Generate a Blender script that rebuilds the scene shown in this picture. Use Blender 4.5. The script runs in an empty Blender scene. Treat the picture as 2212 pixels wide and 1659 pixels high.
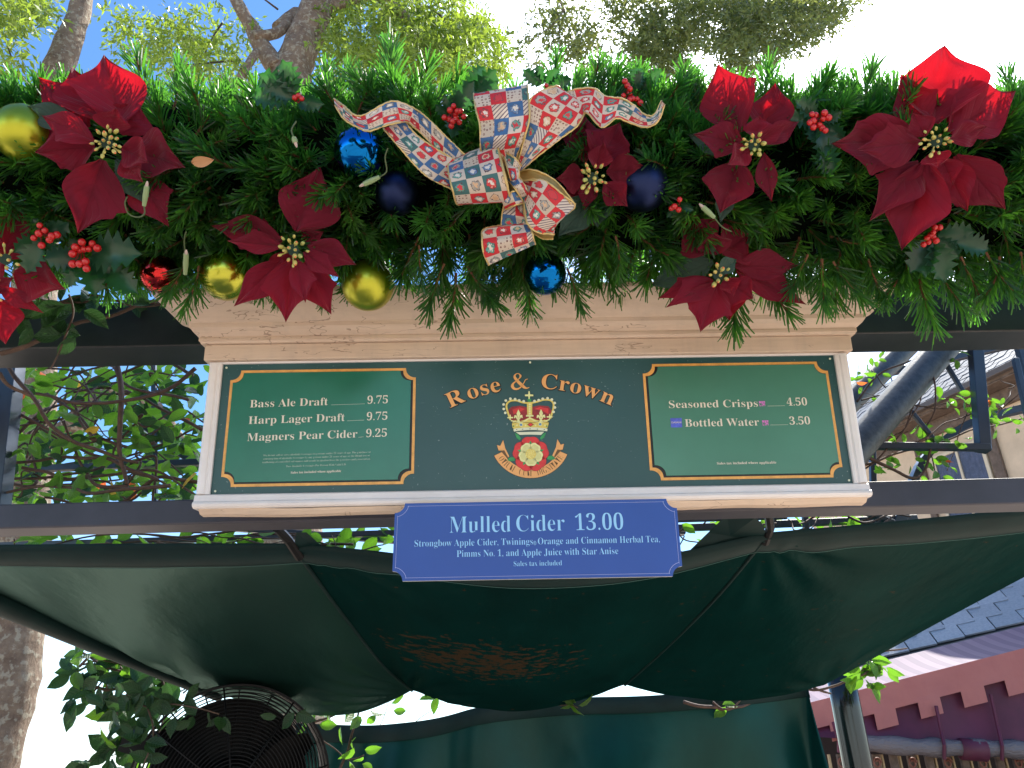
import bpy, math, random
import numpy as np
from mathutils import Vector, Matrix, noise as mnoise
from math import sin, cos, tan, pi, radians, atan2, hypot, exp, sqrt

random.seed(7); RNG = np.random.default_rng(7)
S = bpy.context.scene
COL = S.collection

# ------------------------------------------------------------------ camera
W_, H_, F_ = 2212.0, 1659.0, 1720.0
CAM = Vector((-0.0736, -1.8188, 1.5)); YAW, PITCH, ROLL = radians(0.925), radians(26.0), radians(-1.299)
fwd = Vector((sin(YAW)*cos(PITCH), cos(YAW)*cos(PITCH), sin(PITCH)))
r0 = Vector((cos(YAW), -sin(YAW), 0)); u0 = r0.cross(fwd)
RT = cos(ROLL)*r0 + sin(ROLL)*u0; UP = -sin(ROLL)*r0 + cos(ROLL)*u0
cd = bpy.data.cameras.new('camera'); cam = bpy.data.objects.new('camera', cd); COL.objects.link(cam)
cd.sensor_width = 36; cd.lens = 36*F_/W_; cd.clip_start = 0.02; cd.clip_end = 6000
M = Matrix((RT, UP, -fwd)).transposed().to_4x4(); M.translation = CAM; cam.matrix_world = M
S.camera = cam
# ------------------------------------------------------------------ light
SUN_EL, SUN_AZ = radians(50), radians(38)          # azimuth measured to the right of +Y
w = bpy.data.worlds.new('World'); S.world = w; w.use_nodes = True
nt = w.node_tree; bg = nt.nodes['Background']
sky = nt.nodes.new('ShaderNodeTexSky'); sky.sky_type = 'NISHITA'; sky.sun_disc = False
sky.sun_elevation = SUN_EL; sky.sun_rotation = SUN_AZ
sky.air_density = 1.35; sky.dust_density = 0.25; sky.ozone_density = 1.3
# thin bright veil of haze round the sun, falling off evenly in every direction
tc = nt.nodes.new('ShaderNodeTexCoord'); dn = nt.nodes.new('ShaderNodeVectorMath'); dn.operation = 'DOT_PRODUCT'; nt.links.new(tc.outputs['Generated'], dn.inputs[0])
dn.inputs[1].default_value = (sin(SUN_AZ)*cos(SUN_EL), cos(SUN_AZ)*cos(SUN_EL), sin(SUN_EL))
mr = nt.nodes.new('ShaderNodeMapRange'); mr.interpolation_type = 'SMOOTHERSTEP'; nt.links.new(dn.outputs['Value'], mr.inputs[0]); mr.inputs[1].default_value = .84; mr.inputs[2].default_value = 1.0; mr.inputs[3].default_value = 0; mr.inputs[4].default_value = 30
va = nt.nodes.new('ShaderNodeVectorMath'); va.operation = 'ADD'; tn = nt.nodes.new('ShaderNodeVectorMath'); tn.operation = 'MULTIPLY'; nt.links.new(sky.outputs[0], tn.inputs[0]); tn.inputs[1].default_value = (.62, .92, 1.22); nt.links.new(tn.outputs[0], va.inputs[0]); nt.links.new(mr.outputs[0], va.inputs[1])
sz = nt.nodes.new('ShaderNodeSeparateXYZ'); nt.links.new(tc.outputs['Generated'], sz.inputs[0])
hz = nt.nodes.new('ShaderNodeMapRange'); hz.interpolation_type = 'SMOOTHSTEP'; nt.links.new(sz.outputs['Z'], hz.inputs[0]); hz.inputs[1].default_value = .36; hz.inputs[2].default_value = 0.02; hz.inputs[3].default_value = 0; hz.inputs[4].default_value = 1
hm = nt.nodes.new('ShaderNodeVectorMath'); hm.operation = 'SCALE'; hm.inputs[0].default_value = (4.0, 4.3, 4.8); nt.links.new(hz.outputs[0], hm.inputs['Scale'])
vb = nt.nodes.new('ShaderNodeVectorMath'); vb.operation = 'ADD'; nt.links.new(va.outputs[0], vb.inputs[0]); nt.links.new(hm.outputs[0], vb.inputs[1]); va = vb
nt.links.new(va.outputs[0], bg.inputs[0]); bg.inputs[1].default_value = 0.10
sl_ = bpy.data.lights.new('sun', 'SUN'); sl_.energy = 5.0; sl_.angle = radians(0.5); sl_.color = (1.0, 0.94, 0.84)
so = bpy.data.objects.new('sun', sl_); COL.objects.link(so)
sd = Vector((sin(SUN_AZ)*cos(SUN_EL), cos(SUN_AZ)*cos(SUN_EL), sin(SUN_EL)))
so.rotation_euler = sd.to_track_quat('Z', 'Y').to_euler(); so.location = (3, 4, 8)
S.view_settings.view_transform = 'Standard'; S.view_settings.look = 'None'
S.view_settings.exposure = 1.0; S.view_settings.gamma = 1; S.view_settings.use_curve_mapping = False

# ------------------------------------------------------------------ geometry helpers
def ray(u, v): return fwd + (u-W_/2)/F_*RT - (v-H_/2)/F_*UP
def P(u, v, Y):
    d = ray(u, v); return CAM + d*((Y-CAM.y)/d.y)
def Pz(u, v, z):
    d = ray(u, v); return CAM + d*((z-CAM.z)/d.z)
def Q(u, v, dep): return CAM + ray(u, v)*dep
def depth(p): return (Vector(p)-CAM).dot(fwd)
def px(p):
    d = Vector(p)-CAM; k = F_/d.dot(fwd); return (W_/2+d.dot(RT)*k, H_/2-d.dot(UP)*k)
def ray_plane(u, v, o, n):
    d = ray(u, v); return CAM + d*((o-CAM).dot(n)/d.dot(n))
def catmull(pts, n):
    pts = [tuple(p) for p in pts]; k = len(pts); out = []
    for i in range(n):
        t = i/(n-1)*(k-1); j = min(int(t), k-2); f = t-j
        p = [np.array(pts[max(0, min(k-1, j+m))], float) for m in (-1, 0, 1, 2)]
        out.append(0.5*((2*p[1])+(-p[0]+p[2])*f+(2*p[0]-5*p[1]+4*p[2]-p[3])*f*f+(-p[0]+3*p[1]-3*p[2]+p[3])*f**3))
    return out

# ------------------------------------------------------------------ object helpers
def mk(name, verts, faces, mat, parent=None, uv=None, smooth=False, root=None, kind=None, mats=None, fm=None):
    me = bpy.data.meshes.new(name)
    off = root.location if root is not None else Vector((0, 0, 0))
    vs = np.array([tuple(v) for v in verts], dtype=float) - np.array(off[:])
    me.from_pydata(vs.tolist(), [], faces); 
    for m in (mats or [mat]): me.materials.append(m)
    if fm is not None: me.polygons.foreach_set('material_index', fm)
    if uv is not None:
        l = me.uv_layers.new(name='UVMap')
        idx = np.zeros(len(me.loops), dtype=np.int32); me.loops.foreach_get('vertex_index', idx)
        l.data.foreach_set('uv', np.array(uv, dtype=np.float32)[idx].ravel())
    if smooth: me.polygons.foreach_set('use_smooth', [True]*len(me.polygons))
    me.update()
    o = bpy.data.objects.new(name, me); COL.objects.link(o)
    if parent is not None: o.parent = parent
    if kind: o['kind'] = kind
    return o
def tag(o, label, cat, group=None):
    o['label'] = label; o['category'] = cat
    if group: o['group'] = group
    return o
def thing(name, label, cat, loc, group=None):
    o = bpy.data.objects.new(name, None); COL.objects.link(o); o.location = Vector(loc); o.empty_display_size = .05
    return tag(o, label, cat, group)
def inst(name, me, mw, parent, root):
    o = bpy.data.objects.new(name, me); COL.objects.link(o); o.parent = parent
    o.matrix_basis = Matrix.Translation(-root.location) @ mw
    return o
def frame(p, x, y, z, s=1.0):
    m = Matrix((x, y, z)).transposed().to_4x4() @ Matrix.Scale(s, 4); m.translation = p; return m
def orient(p, axis, normal, s=1.0):          # local Y along axis, local Z ~ normal
    y = Vector(axis).normalized(); z = Vector(normal); z = (z - y*z.dot(y))
    if z.length < 1e-4: z = y.orthogonal()
    z.normalize(); return frame(p, y.cross(z), y, z, s)
def tube(path, radii, n=10, cap=True, bump=0.0, bs=1.0):
    path = [Vector(p) for p in path]
    if not hasattr(radii, '__len__'): radii = [radii]*len(path)
    V, Fc = [], []; nrm = None
    for i, p in enumerate(path):
        t = (path[min(i+1, len(path)-1)]-path[max(i-1, 0)]).normalized()
        nrm = t.orthogonal().normalized() if nrm is None else (nrm - t*nrm.dot(t)).normalized()
        b = t.cross(nrm)
        for k in range(n):
            a = 2*pi*k/n; d = cos(a)*nrm + sin(a)*b; r = radii[i]
            if bump: r *= 1+bump*mnoise.noise((p+d*radii[i])*bs)+bump*.5*mnoise.noise((p+d*radii[i])*bs*3)
            V.append(p+d*r)
    for i in range(len(path)-1):
        for k in range(n):
            a, b2 = i*n+k, i*n+(k+1) % n; Fc.append((a, b2, b2+n, a+n))
    if cap:
        Fc.append(tuple(range(n))[::-1]); Fc.append(tuple((len(path)-1)*n+k for k in range(n)))
    return V, Fc
def join(parts):
    V, Fc = [], []
    for v, f in parts:
        o = len(V); V += list(v); Fc += [tuple(i+o for i in q) for q in f]
    return V, Fc
def box8(c):       # 8 corners: bottom 4 then top 4 (same winding)
    return list(c), [(0, 3, 2, 1), (4, 5, 6, 7), (0, 1, 5, 4), (1, 2, 6, 5), (2, 3, 7, 6), (3, 0, 4, 7)]
def abox(x0, x1, y0, y1, z0, z1, T=lambda a, b, c: Vector((a, b, c))):
    return box8([T(x0, y0, z0), T(x1, y0, z0), T(x1, y1, z0), T(x0, y1, z0), T(x0, y0, z1), T(x1, y0, z1), T(x1, y1, z1), T(x0, y1, z1)])
def bevel(o, wd=.002, seg=2):
    m = o.modifiers.new('bevel', 'BEVEL'); m.width = wd; m.segments = seg; m.limit_method = 'ANGLE'
    return o
def sphere_data(n=16, m=10):
    V, Fc = [(0, 0, 1)], []
    for i in range(1, m):
        th = pi*i/m
        for k in range(n): V.append((sin(th)*cos(2*pi*k/n), sin(th)*sin(2*pi*k/n), cos(th)))
    V.append((0, 0, -1)); L = len(V)-1
    for k in range(n):
        Fc.append((0, 1+k, 1+(k+1) % n)); Fc.append((L, 1+(m-2)*n+(k+1) % n, 1+(m-2)*n+k))
    for i in range(m-2):
        for k in range(n):
            a, b = 1+i*n+k, 1+i*n+(k+1) % n; Fc.append((a, a+n, b+n, b))
    return V, Fc
def mesh_data(name, V, Fc, mat, smooth=False, uv=None, mats=None, fm=None):
    o = mk(name, V, Fc, mat, uv=uv, smooth=smooth, mats=mats, fm=fm); me = o.data; bpy.data.objects.remove(o); return me

# ------------------------------------------------------------------ material helpers
class NB:
    def __init__(s, name):
        s.m = bpy.data.materials.new(name); s.m.use_nodes = True; s.t = s.m.node_tree; s.n = s.t.nodes
        s.b = s.n['Principled BSDF']; s.out = s.n['Material Output']
    def add(s, typ, **kw):
        n = s.n.new(typ)
        for k, v in kw.items(): setattr(n, k, v)
        return n
    def l(s, a, b): s.t.links.new(a, b)
    def coord(s, kind='Object', scale=(1, 1, 1), rot=(0, 0, 0)):
        t = s.add('ShaderNodeTexCoord'); mp = s.add('ShaderNodeMapping'); mp.inputs['Scale'].default_value = scale; mp.inputs['Rotation'].default_value = rot
        s.l(t.outputs[kind], mp.inputs[0]); return mp.outputs[0]
    def noise(s, vec, scale=5, detail=5, rough=.6, dist=0):
        n = s.add('ShaderNodeTexNoise'); n.inputs['Scale'].default_value = scale; n.inputs['Detail'].default_value = detail
        n.inputs['Roughness'].default_value = rough; n.inputs['Distortion'].default_value = dist
        if vec is not None: s.l(vec, n.inputs['Vector'])
        return n.outputs['Fac']
    def ramp(s, fac, stops, interp='LINEAR'):
        r = s.add('ShaderNodeValToRGB'); r.color_ramp.interpolation = interp; e = r.color_ramp.elements
        while len(e) < len(stops): e.new(.5)
        for i, (p, c) in enumerate(stops): e[i].position = p; e[i].color = (*c, 1) if len(c) == 3 else c
        s.l(fac, r.inputs[0]); return r.outputs[0]
    def math(s, op, a, b=None, c=None):
        m = s.add('ShaderNodeMath', operation=op)
        for i, x in enumerate((a, b, c)):
            if x is None: continue
            if isinstance(x, (int, float)): m.inputs[i].default_value = x
            else: s.l(x, m.inputs[i])
        return m.outputs[0]
    def mix(s, fac, a, b):
        m = s.add('ShaderNodeMix', data_type='RGBA')
        for i, x in ((0, fac), (6, a), (7, b)):
            if isinstance(x, (int, float)): m.inputs[i].default_value = x
            elif isinstance(x, tuple): m.inputs[i].default_value = (*x, 1)
            else: s.l(x, m.inputs[i])
        return m.outputs[2]
    def col(s, c):
        if isinstance(c, tuple): s.b.inputs['Base Color'].default_value = (*c, 1)
        else: s.l(c, s.b.inputs['Base Color'])
    def bump(s, h, strength=.3, dist=.005):
        b = s.add('ShaderNodeBump'); b.inputs['Strength'].default_value = strength; b.inputs['Distance'].default_value = dist
        s.l(h, b.inputs['Height']); s.l(b.outputs[0], s.b.inputs['Normal']); return b.outputs[0]
    def translucent(s, col, fac, normal=None):
        t = s.add('ShaderNodeBsdfTranslucent'); mx = s.add('ShaderNodeMixShader'); mx.inputs[0].default_value = fac
        if isinstance(col, tuple): t.inputs[0].default_value = (*col, 1)
        else: s.l(col, t.inputs[0])
        s.l(s.b.outputs[0], mx.inputs[1]); s.l(t.outputs[0], mx.inputs[2]); s.l(mx.outputs[0], s.out.inputs[0])
def simple(name, c, rough=.5, metal=0., spec=.5, var=.0, scale=8, bump=0., bs=60, bd=.002):
    k = NB(name); k.b.inputs['Roughness'].default_value = rough; k.b.inputs['Metallic'].default_value = metal
    k.b.inputs['Specular IOR Level'].default_value = spec
    if var:
        f = k.noise(k.coord(), scale, 6, .65)
        k.col(k.ramp(f, [(.3, tuple(x*(1-var) for x in c)), (.7, tuple(min(1, x*(1+var)) for x in c))]))
    else: k.col(c)
    if bump: k.bump(k.noise(k.coord(), bs, 5, .6), bump, bd)
    return k.m
def leafmat(name, stops, tcol, tf=.45, rough=.45, spec=.4, scale=0):
    k = NB(name); oi = k.add('ShaderNodeObjectInfo')
    if scale: f = k.noise(k.coord('Object'), scale, 3, .6)
    else: f = oi.outputs['Random']
    c = k.ramp(f, stops); k.col(c); k.b.inputs['Roughness'].default_value = rough; k.b.inputs['Specular IOR Level'].default_value = spec
    if 'vine' in name:
        tcx = k.add('ShaderNodeTexCoord'); sp = k.add('ShaderNodeSeparateXYZ'); k.l(tcx.outputs['Object'], sp.inputs[0]); ax = k.math('ABSOLUTE', sp.outputs[0])
        vn = k.math('POWER', k.math('ABSOLUTE', k.math('SINE', k.math('MULTIPLY', k.math('SUBTRACT', sp.outputs[1], k.math('MULTIPLY', ax, .75)), 26))), 9)
        md = k.math('SUBTRACT', 1, k.math('MINIMUM', 1, k.math('MULTIPLY', ax, 40))); mk_ = k.math('MAXIMUM', k.math('MULTIPLY', vn, .45), md)
        c = k.mix(k.math('MULTIPLY', mk_, .45), c, tuple(min(1, x*2.2) for x in stops[-1][1])); k.col(c); k.bump(k.math('SUBTRACT', k.noise(tcx.outputs['Object'], 9, 3), mk_), .35, .02)
    tm = k.mix(.75, c, tcol); k.translucent(tm, tf); return k.m

def m_cream():
    k = NB('aged_cream_paint'); v = k.coord('Object')
    f = k.noise(k.coord('Object', (3, 3, 30)), 3.0, 6, .7)
    base = k.ramp(f, [(.25, (.56, .43, .33)), (.5, (.64, .50, .385)), (.8, (.68, .54, .425))])
    g = k.noise(v, 60, 8, .75); d = k.ramp(g, [(.70, (0, 0, 0)), (.76, (1, 1, 1))])
    g2 = k.noise(v, 9, 3, .6); d2 = k.math('MULTIPLY', d, k.ramp(g2, [(.52, (0, 0, 0)), (.62, (1, 1, 1))]))
    cr = k.math('ABSOLUTE', k.math('SUBTRACT', k.noise(k.coord('Object', (1.6, 1, 9)), 2.3, 4, .6), .5)); crk = k.math('MULTIPLY', k.math('LESS_THAN', cr, .0035), k.math('GREATER_THAN', k.noise(v, 3.1, 2), .52))
    stn = k.ramp(k.noise(k.coord('Object', (14, 14, 1.5)), 1.6, 5, .65), [(.50, (0, 0, 0)), (.75, (1, 1, 1))]); base = k.mix(k.math('MULTIPLY', stn, .28), base, (.36, .31, .27))
    base = k.mix(k.math('MULTIPLY', crk, .6), base, (.20, .12, .08))
    k.col(k.mix(k.math('MULTIPLY', d2, .7), base, (.16, .11, .08)))
    k.b.inputs['Roughness'].default_value = .42
    k.bump(k.noise(k.coord('Object', (1, 1, 5)), 40, 5, .6), .15, .002); return k.m
def m_white():
    k = NB('white_gloss_paint'); v = k.coord('Object')
    base = k.ramp(k.noise(v, 6, 6, .7), [(.3, (.70, .66, .64)), (.7, (.80, .77, .76))])
    d = k.ramp(k.noise(k.coord('Object', (6, 30, 30)), 8, 7, .75), [(.70, (0, 0, 0)), (.76, (1, 1, 1))])
    k.col(k.mix(k.math('MULTIPLY', d, .5), base, (.28, .22, .2))); k.b.inputs['Roughness'].default_value = .3
    k.bump(k.noise(v, 30, 4), .15, .002); return k.m
MAT = {}
MAT['cream'] = m_cream(); MAT['white'] = m_white()
def m_panel():
    k = NB('dark_green_sign_paint'); v = k.coord('Object')
    base = k.ramp(k.noise(v, 3.5, 5, .6), [(.3, (.018, .066, .070)), (.7, (.024, .084, .086))])
    sc = k.noise(k.coord('Object', (2, 1, 40), (0, .5, 0)), 14, 3, .5); g = k.noise(v, 160, 2, .5)
    chip = k.math('MAXIMUM', k.math('GREATER_THAN', g, .735), k.math('MULTIPLY', k.math('GREATER_THAN', sc, .735), .5))
    k.col(k.mix(k.math('MULTIPLY', chip, .5), base, (.30, .36, .36))); k.l(k.ramp(k.noise(v, 7, 6, .7), [(.3, (.26, .26, .26)), (.7, (.42, .42, .42))]), k.b.inputs['Roughness'])
    k.bump(k.noise(v, 40, 5, .6), .10, .002); return k.m
MAT['panel'] = m_panel()
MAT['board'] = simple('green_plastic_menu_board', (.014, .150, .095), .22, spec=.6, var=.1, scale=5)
MAT['board_sky_sheen'] = simple('sky_sheen_green_menu_board', (.060, .20, .14), .22, spec=.6, var=.08, scale=5)  # right board: its sky reflection is put into the lighter colour
MAT['gold'] = simple('gold_paint_line', (.72, .36, .09), .35, var=.2, scale=60)
MAT['gold_letter'] = simple('orange_gold_letter_paint', (.76, .38, .13), .45, var=.08, scale=30)
MAT['black'] = simple('black_outline_paint', (.006, .006, .006), .4)
MAT['cream_letter'] = simple('pale_cream_lettering', (.72, .66, .55), .5)
MAT['thin_letter'] = simple('pale_green_small_print', (.50, .58, .48), .5)
MAT['blue'] = simple('blue_sign_vinyl', (.016, .076, .34), .36, spec=.45, var=.06, scale=5)
MAT['lblue'] = simple('light_blue_lettering', (.30, .62, .92), .5)
MAT['pale_line'] = simple('thin_pale_border_line', (.45, .48, .75), .5)
MAT['red_e'] = simple('emblem_red_paint', (.62, .03, .03), .4, var=.2, scale=60)
MAT['dred_e'] = simple('emblem_dark_red_paint', (.26, .012, .015), .4, var=.35, scale=50)
MAT['yel_e'] = simple('emblem_yellow_paint', (.68, .55, .12), .4, var=.12, scale=70)
MAT['pale_e'] = simple('emblem_pale_yellow_paint', (.74, .74, .34), .4, var=.1, scale=70)
MAT['brn_e'] = simple('emblem_brown_line', (.14, .07, .02), .4)
MAT['grn_e'] = simple('emblem_green_paint', (.03, .28, .08), .4, var=.3, scale=60)
MAT['pearl_e'] = simple('emblem_pearl_paint', (.66, .70, .52), .4)
MAT['blue_e'] = simple('emblem_blue_paint', (.10, .25, .45), .4)
MAT['pink_e'] = simple('pink_symbol_print', (.62, .18, .55), .5)
MAT['dblue_e'] = simple('small_blue_badge_print', (.07, .10, .50), .4, var=.5, scale=60)
MAT['beam'] = simple('black_green_beam_paint', (.018, .022, .026), .42, spec=.5, var=.35, scale=9, bump=.15, bs=30)
MAT['beam_low'] = simple('dark_slate_beam_paint', (.035, .035, .050), .45, spec=.5, var=.25, scale=7, bump=.15, bs=40)
MAT['steel'] = simple('blue_grey_steel_paint', (.020, .027, .042), .33, metal=.0, spec=.8, var=.3, scale=10, bump=.1, bs=60)
MAT['blackmetal'] = simple('black_powder_coated_metal', (.004, .004, .005), .5, spec=.2)

# canvas
def m_canvas(name, c, peel):
    k = NB(name); v = k.coord('Object')
    n1 = k.noise(k.coord('Object', (1.5, .6, 1)), 2.2, 5, .6)
    base = k.ramp(n1, [(.3, tuple(x*.75 for x in c)), (.7, tuple(x*1.3 for x in c))])
    if peel:
        g = k.noise(k.coord('Object', (7, 11, 7), (0, 0, -.2)), 2.6, 7, .66, .3); gm = k.ramp(g, [(.585, (0, 0, 0)), (.61, (1, 1, 1))])
        t = k.add('ShaderNodeTexCoord'); sp = k.add('ShaderNodeSeparateXYZ'); k.l(t.outputs['Object'], sp.inputs[0])
        dx = k.math('POWER', k.math('DIVIDE', k.math('SUBTRACT', sp.outputs[0], -.12), .50), 2)
        dy = k.math('POWER', k.math('DIVIDE', k.math('SUBTRACT', sp.outputs[1], .08), .38), 2)
        reg = k.ramp(k.math('ADD', dx, dy), [(.0, (1, 1, 1)), (1.0, (0, 0, 0))])
        gg = k.math('GREATER_THAN', k.math('ADD', g, k.math('MULTIPLY', reg, .20)), .668)
        base = k.mix(gg, base, (.036, .024, .014))
    k.col(base); k.b.inputs['Roughness'].default_value = .6; k.b.inputs['Specular IOR Level'].default_value = 0.0
    bn = k.bump(k.noise(k.coord('Object', (1, .35, 1)), 14, 4, .55), .10 if 'drape' in name else .25, .02)
    gl_ = k.add('ShaderNodeBsdfGlossy'); gl_.inputs['Color'].default_value = (.55, .85, .78, 1); gl_.inputs['Roughness'].default_value = .33; k.l(bn, gl_.inputs['Normal']); mx_ = k.add('ShaderNodeMixShader'); mx_.inputs[0].default_value = .13 if 'faded' in name else .022
    k.l(k.b.outputs[0], mx_.inputs[1]); k.l(gl_.outputs[0], mx_.inputs[2]); k.l(mx_.outputs[0], k.out.inputs[0]); return k.m
MAT['canvas'] = m_canvas('dark_green_vinyl_canvas', (.0011, .0165, .0155), True)
MAT['canvas_left'] = m_canvas('faded_green_vinyl_canvas', (.0042, .021, .0175), False)  # left bay: sheen of grazing light put into a lighter, glossier canvas
MAT['drape'] = m_canvas('green_drape_canvas', (.0030, .033, .027), False)
MAT['hem'] = simple('green_canvas_hem', (.0035, .020, .020), .6, spec=.2, var=.2, scale=10)

# ------------------------------------------------------------------ setting: ground
def m_ground():
    k = NB('warm_paving'); v = k.coord('Object')
    k.col(k.ramp(k.noise(v, 1.2, 7, .65), [(.3, (.43, .33, .25)), (.7, (.54, .43, .33))])); k.b.inputs['Roughness'].default_value = .8
    k.bump(k.noise(v, 50, 5), .3, .004); return k.m
g = mk('ground', [(-900, -900, 0), (900, -900, 0), (900, 900, 0), (-900, 900, 0)], [(0, 1, 2, 3)], m_ground()); g['kind'] = 'structure'

# ------------------------------------------------------------------ MENU SIGN
def fit_sign():
    # solve the sign's height and lean so its corners fall where they stand with this camera pitch
    import itertools
    pts = [((-1, 0), (455, 1069)), ((1, 0), (1842, 1044)), ((-1, 1), (481, 791)), ((1, 1), (1798, 769))]
    best = None
    def err(x):
        zb, y0, tl, h = x; e = []
        for (a, b), uv in pts:
            q = px((a*.75, y0-b*h*sin(tl), zb+b*h*cos(tl))); e += [q[0]-uv[0], q[1]-uv[1]]
        return np.array(e)
    x = np.array([2.1, 0., .13, .32])
    for _ in range(30):
        r = err(x); J = np.array([(err(x+np.eye(4)[i]*1e-5)-r)/1e-5 for i in range(4)]).T
        x = x+np.linalg.lstsq(J, -r, rcond=None)[0]
    return x
SZ, SY, ST, SH = fit_sign()
SO = Vector((0, SY, SZ)); SUPV = Vector((0, -sin(ST), cos(ST))); SN = Vector((0, -cos(ST), -sin(ST)))
def S3(a, b, n=0): return SO + Vector((a, 0, 0)) + SUPV*b + SN*n
def sloc(u, v, off=0):
    p = ray_plane(u, v, SO+SN*off, SN) - SO; return p.x, p.dot(SUPV)
sign = thing('menu_sign', 'cream framed dark green menu sign with moulded cornice, gold lettering and crown emblem', 'menu sign', S3(0, 0, 0))
def sbox(name, a0, a1, b0, b1, n0, n1, mat, parent=sign, bv=.002):
    V, Fc = box8([S3(a0, b0, n0), S3(a1, b0, n0), S3(a1, b1, n0), S3(a0, b1, n0), S3(a0, b0, n1), S3(a1, b0, n1), S3(a1, b1, n1), S3(a0, b1, n1)])
    o = mk(name, V, Fc, mat, parent, root=sign)
    if bv: bevel(o, bv)
    return o
sbox('panel', -.7515, .7515, -.0015, .3205, -.012, 0, MAT['panel'], bv=0)
sbox('back_board', -.775, .775, -.02, .46, -.035, -.0125, MAT['cream'])
for (a_, b_) in ((-.742, .312), (.741, .3115), (-.74, .008), (.742, .0075), (.0, .314)):
    V, Fc = tube([S3(a_, b_, .0), S3(a_, b_, .0016)], .0026, 10); mk('screw', V, Fc, MAT['pearl_e'], sign, root=sign)
# side stiles: stepped moulding
for sx in (-1, 1):
    prof = [(0, -.01), (0, .007), (.004, .010), (.009, .010), (.012, .014), (.021, .017), (.026, .016), (.029, .012), (.031, -.02)]
    V = []; n = len(prof)
    for b in (-.0005, .3195):
        for (q, nn) in prof: V.append(S3(sx*(.7505+q), b, nn))
    Fc = [(i, i+1, n+i+1, n+i) if sx > 0 else (i+1, i, n+i, n+i+1) for i in range(n-1)] + [tuple(range(n)), tuple(range(n, 2*n))]
    mk('stile', V, Fc, MAT['white'], sign, root=sign)
# bottom rail moulding, with a slight lip below
def srail(name, prof, a0, a1, mat, seg=40, wob=0):
    V = []; n = len(prof)
    for i in range(seg+1):
        a = a0+(a1-a0)*i/seg
        for j, (b, nn) in enumerate(prof):
            wv = wob*mnoise.noise(Vector((a*6, j*.3, 1.7))) if j >= n-4 else 0
            V.append(S3(a, b+wv, nn))
    Fc = [(i*n+j, i*n+j+1, (i+1)*n+j+1, (i+1)*n+j) for i in range(seg) for j in range(n-1)] + [tuple(range(n)), tuple(range(seg*n, seg*n+n))]
    return mk(name, V, Fc, mat, sign, root=sign)
srail('bottom_rail', [(-.001, -.01), (-.001, .008), (-.004, .012), (-.018, .015), (-.021, .021), (-.026, .023), (-.031, .020), (-.034, .012), (-.034, -.03)], -.7825, .7825, MAT['white'], wob=.0012)
srail('sill_lip', [(-.0345, -.028), (-.0345, .008), (-.039, .006), (-.047, -.004), (-.049, -.028)], -.772, .776, MAT['cream'], wob=.004)
# gap filler strip under the frieze, frieze, bead
sbox('top_fillet', -.7822, .7822, .3205, .3255, -.012, .006, MAT['white'], bv=.001)
sbox('frieze', -.7935, .7935, .326, .366, -.02, .018, MAT['cream'])
def mitred(name, prof, half, back, mat):      # profile (outward, b) run round front and both returns
    V = []; n = len(prof)
    for (sx, fr) in ((-1, 0), (-1, 1), (1, 1), (1, 0)):
        for (q, b) in prof: V.append(S3(sx*(half+q), b, (q+.018) if fr else back))
    Fc = [(i*n+j, (i+1)*n+j, (i+1)*n+j+1, i*n+j+1) for i in range(3) for j in range(n-1)] + [(0, n, 2*n, 3*n)[::-1], (n-1, 2*n-1, 3*n-1, 4*n-1)]
    o = mk(name, V, Fc, mat, sign, root=sign); return o
crown_prof = [(q*1.0 if q < .014 else .013+(q-.013)*1.72, b if b < .38 else .38+(b-.38)*.93) for q, b in [(0, .3665), (.008, .3665), (.010, .371), (.012, .372), (.012, .380), (.010, .382), (.013, .385), (.019, .392), (.023, .402), (.024, .4125),
              (.026, .4135), (.030, .420), (.037, .432), (.044, .442), (.050, .449), (.052, .4505), (.056, .453), (.061, .458), (.064, .466), (.0645, .478), (.060, .4785)]]
mitred('cornice', crown_prof, .7935, -.06, MAT['cream'])

# ---- lettering (Blender's own built-in text, turned into meshes)
def boldmap(s):
    o = ''
    for c in s:
        if 'A' <= c <= 'Z': o += chr(0x1d400+ord(c)-65)
        elif 'a' <= c <= 'z': o += chr(0x1d41a+ord(c)-97)
        elif '0' <= c <= '9': o += chr(0x1d7ce+ord(c)-48)
        else: o += c
    return o
_TC = {}
def text_mesh(s, serif=True, off=0.0, res=4):
    key = (s, serif, off, res)
    if key not in _TC: _TC[key] = _text_mesh(s, serif, off, res)
    V, Fc = _TC[key]; return V.copy(), Fc
def _text_mesh(s, serif, off, res):
    c = bpy.data.curves.new('tmp', 'FONT'); c.body = boldmap(s) if serif else s; c.offset = off; c.resolution_u = res; c.fill_mode = 'BOTH'
    o = bpy.data.objects.new('tmp', c); COL.objects.link(o); bpy.context.view_layer.update()
    dg = bpy.context.evaluated_depsgraph_get(); me = bpy.data.meshes.new_from_object(o.evaluated_get(dg))
    V = np.array([v.co[:] for v in me.vertices]); Fc = [tuple(p.vertices) for p in me.polygons]
    bpy.data.objects.remove(o); bpy.data.curves.remove(c); bpy.data.meshes.remove(me)
    return V, Fc
def adv(s, serif=True):
    a = text_mesh(s+'I', serif)[0][:, 0].max(); b = text_mesh('I', serif)[0][:, 0].max(); return a-b
CAPH = text_mesh('H')[0][:, 1].max()
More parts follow.
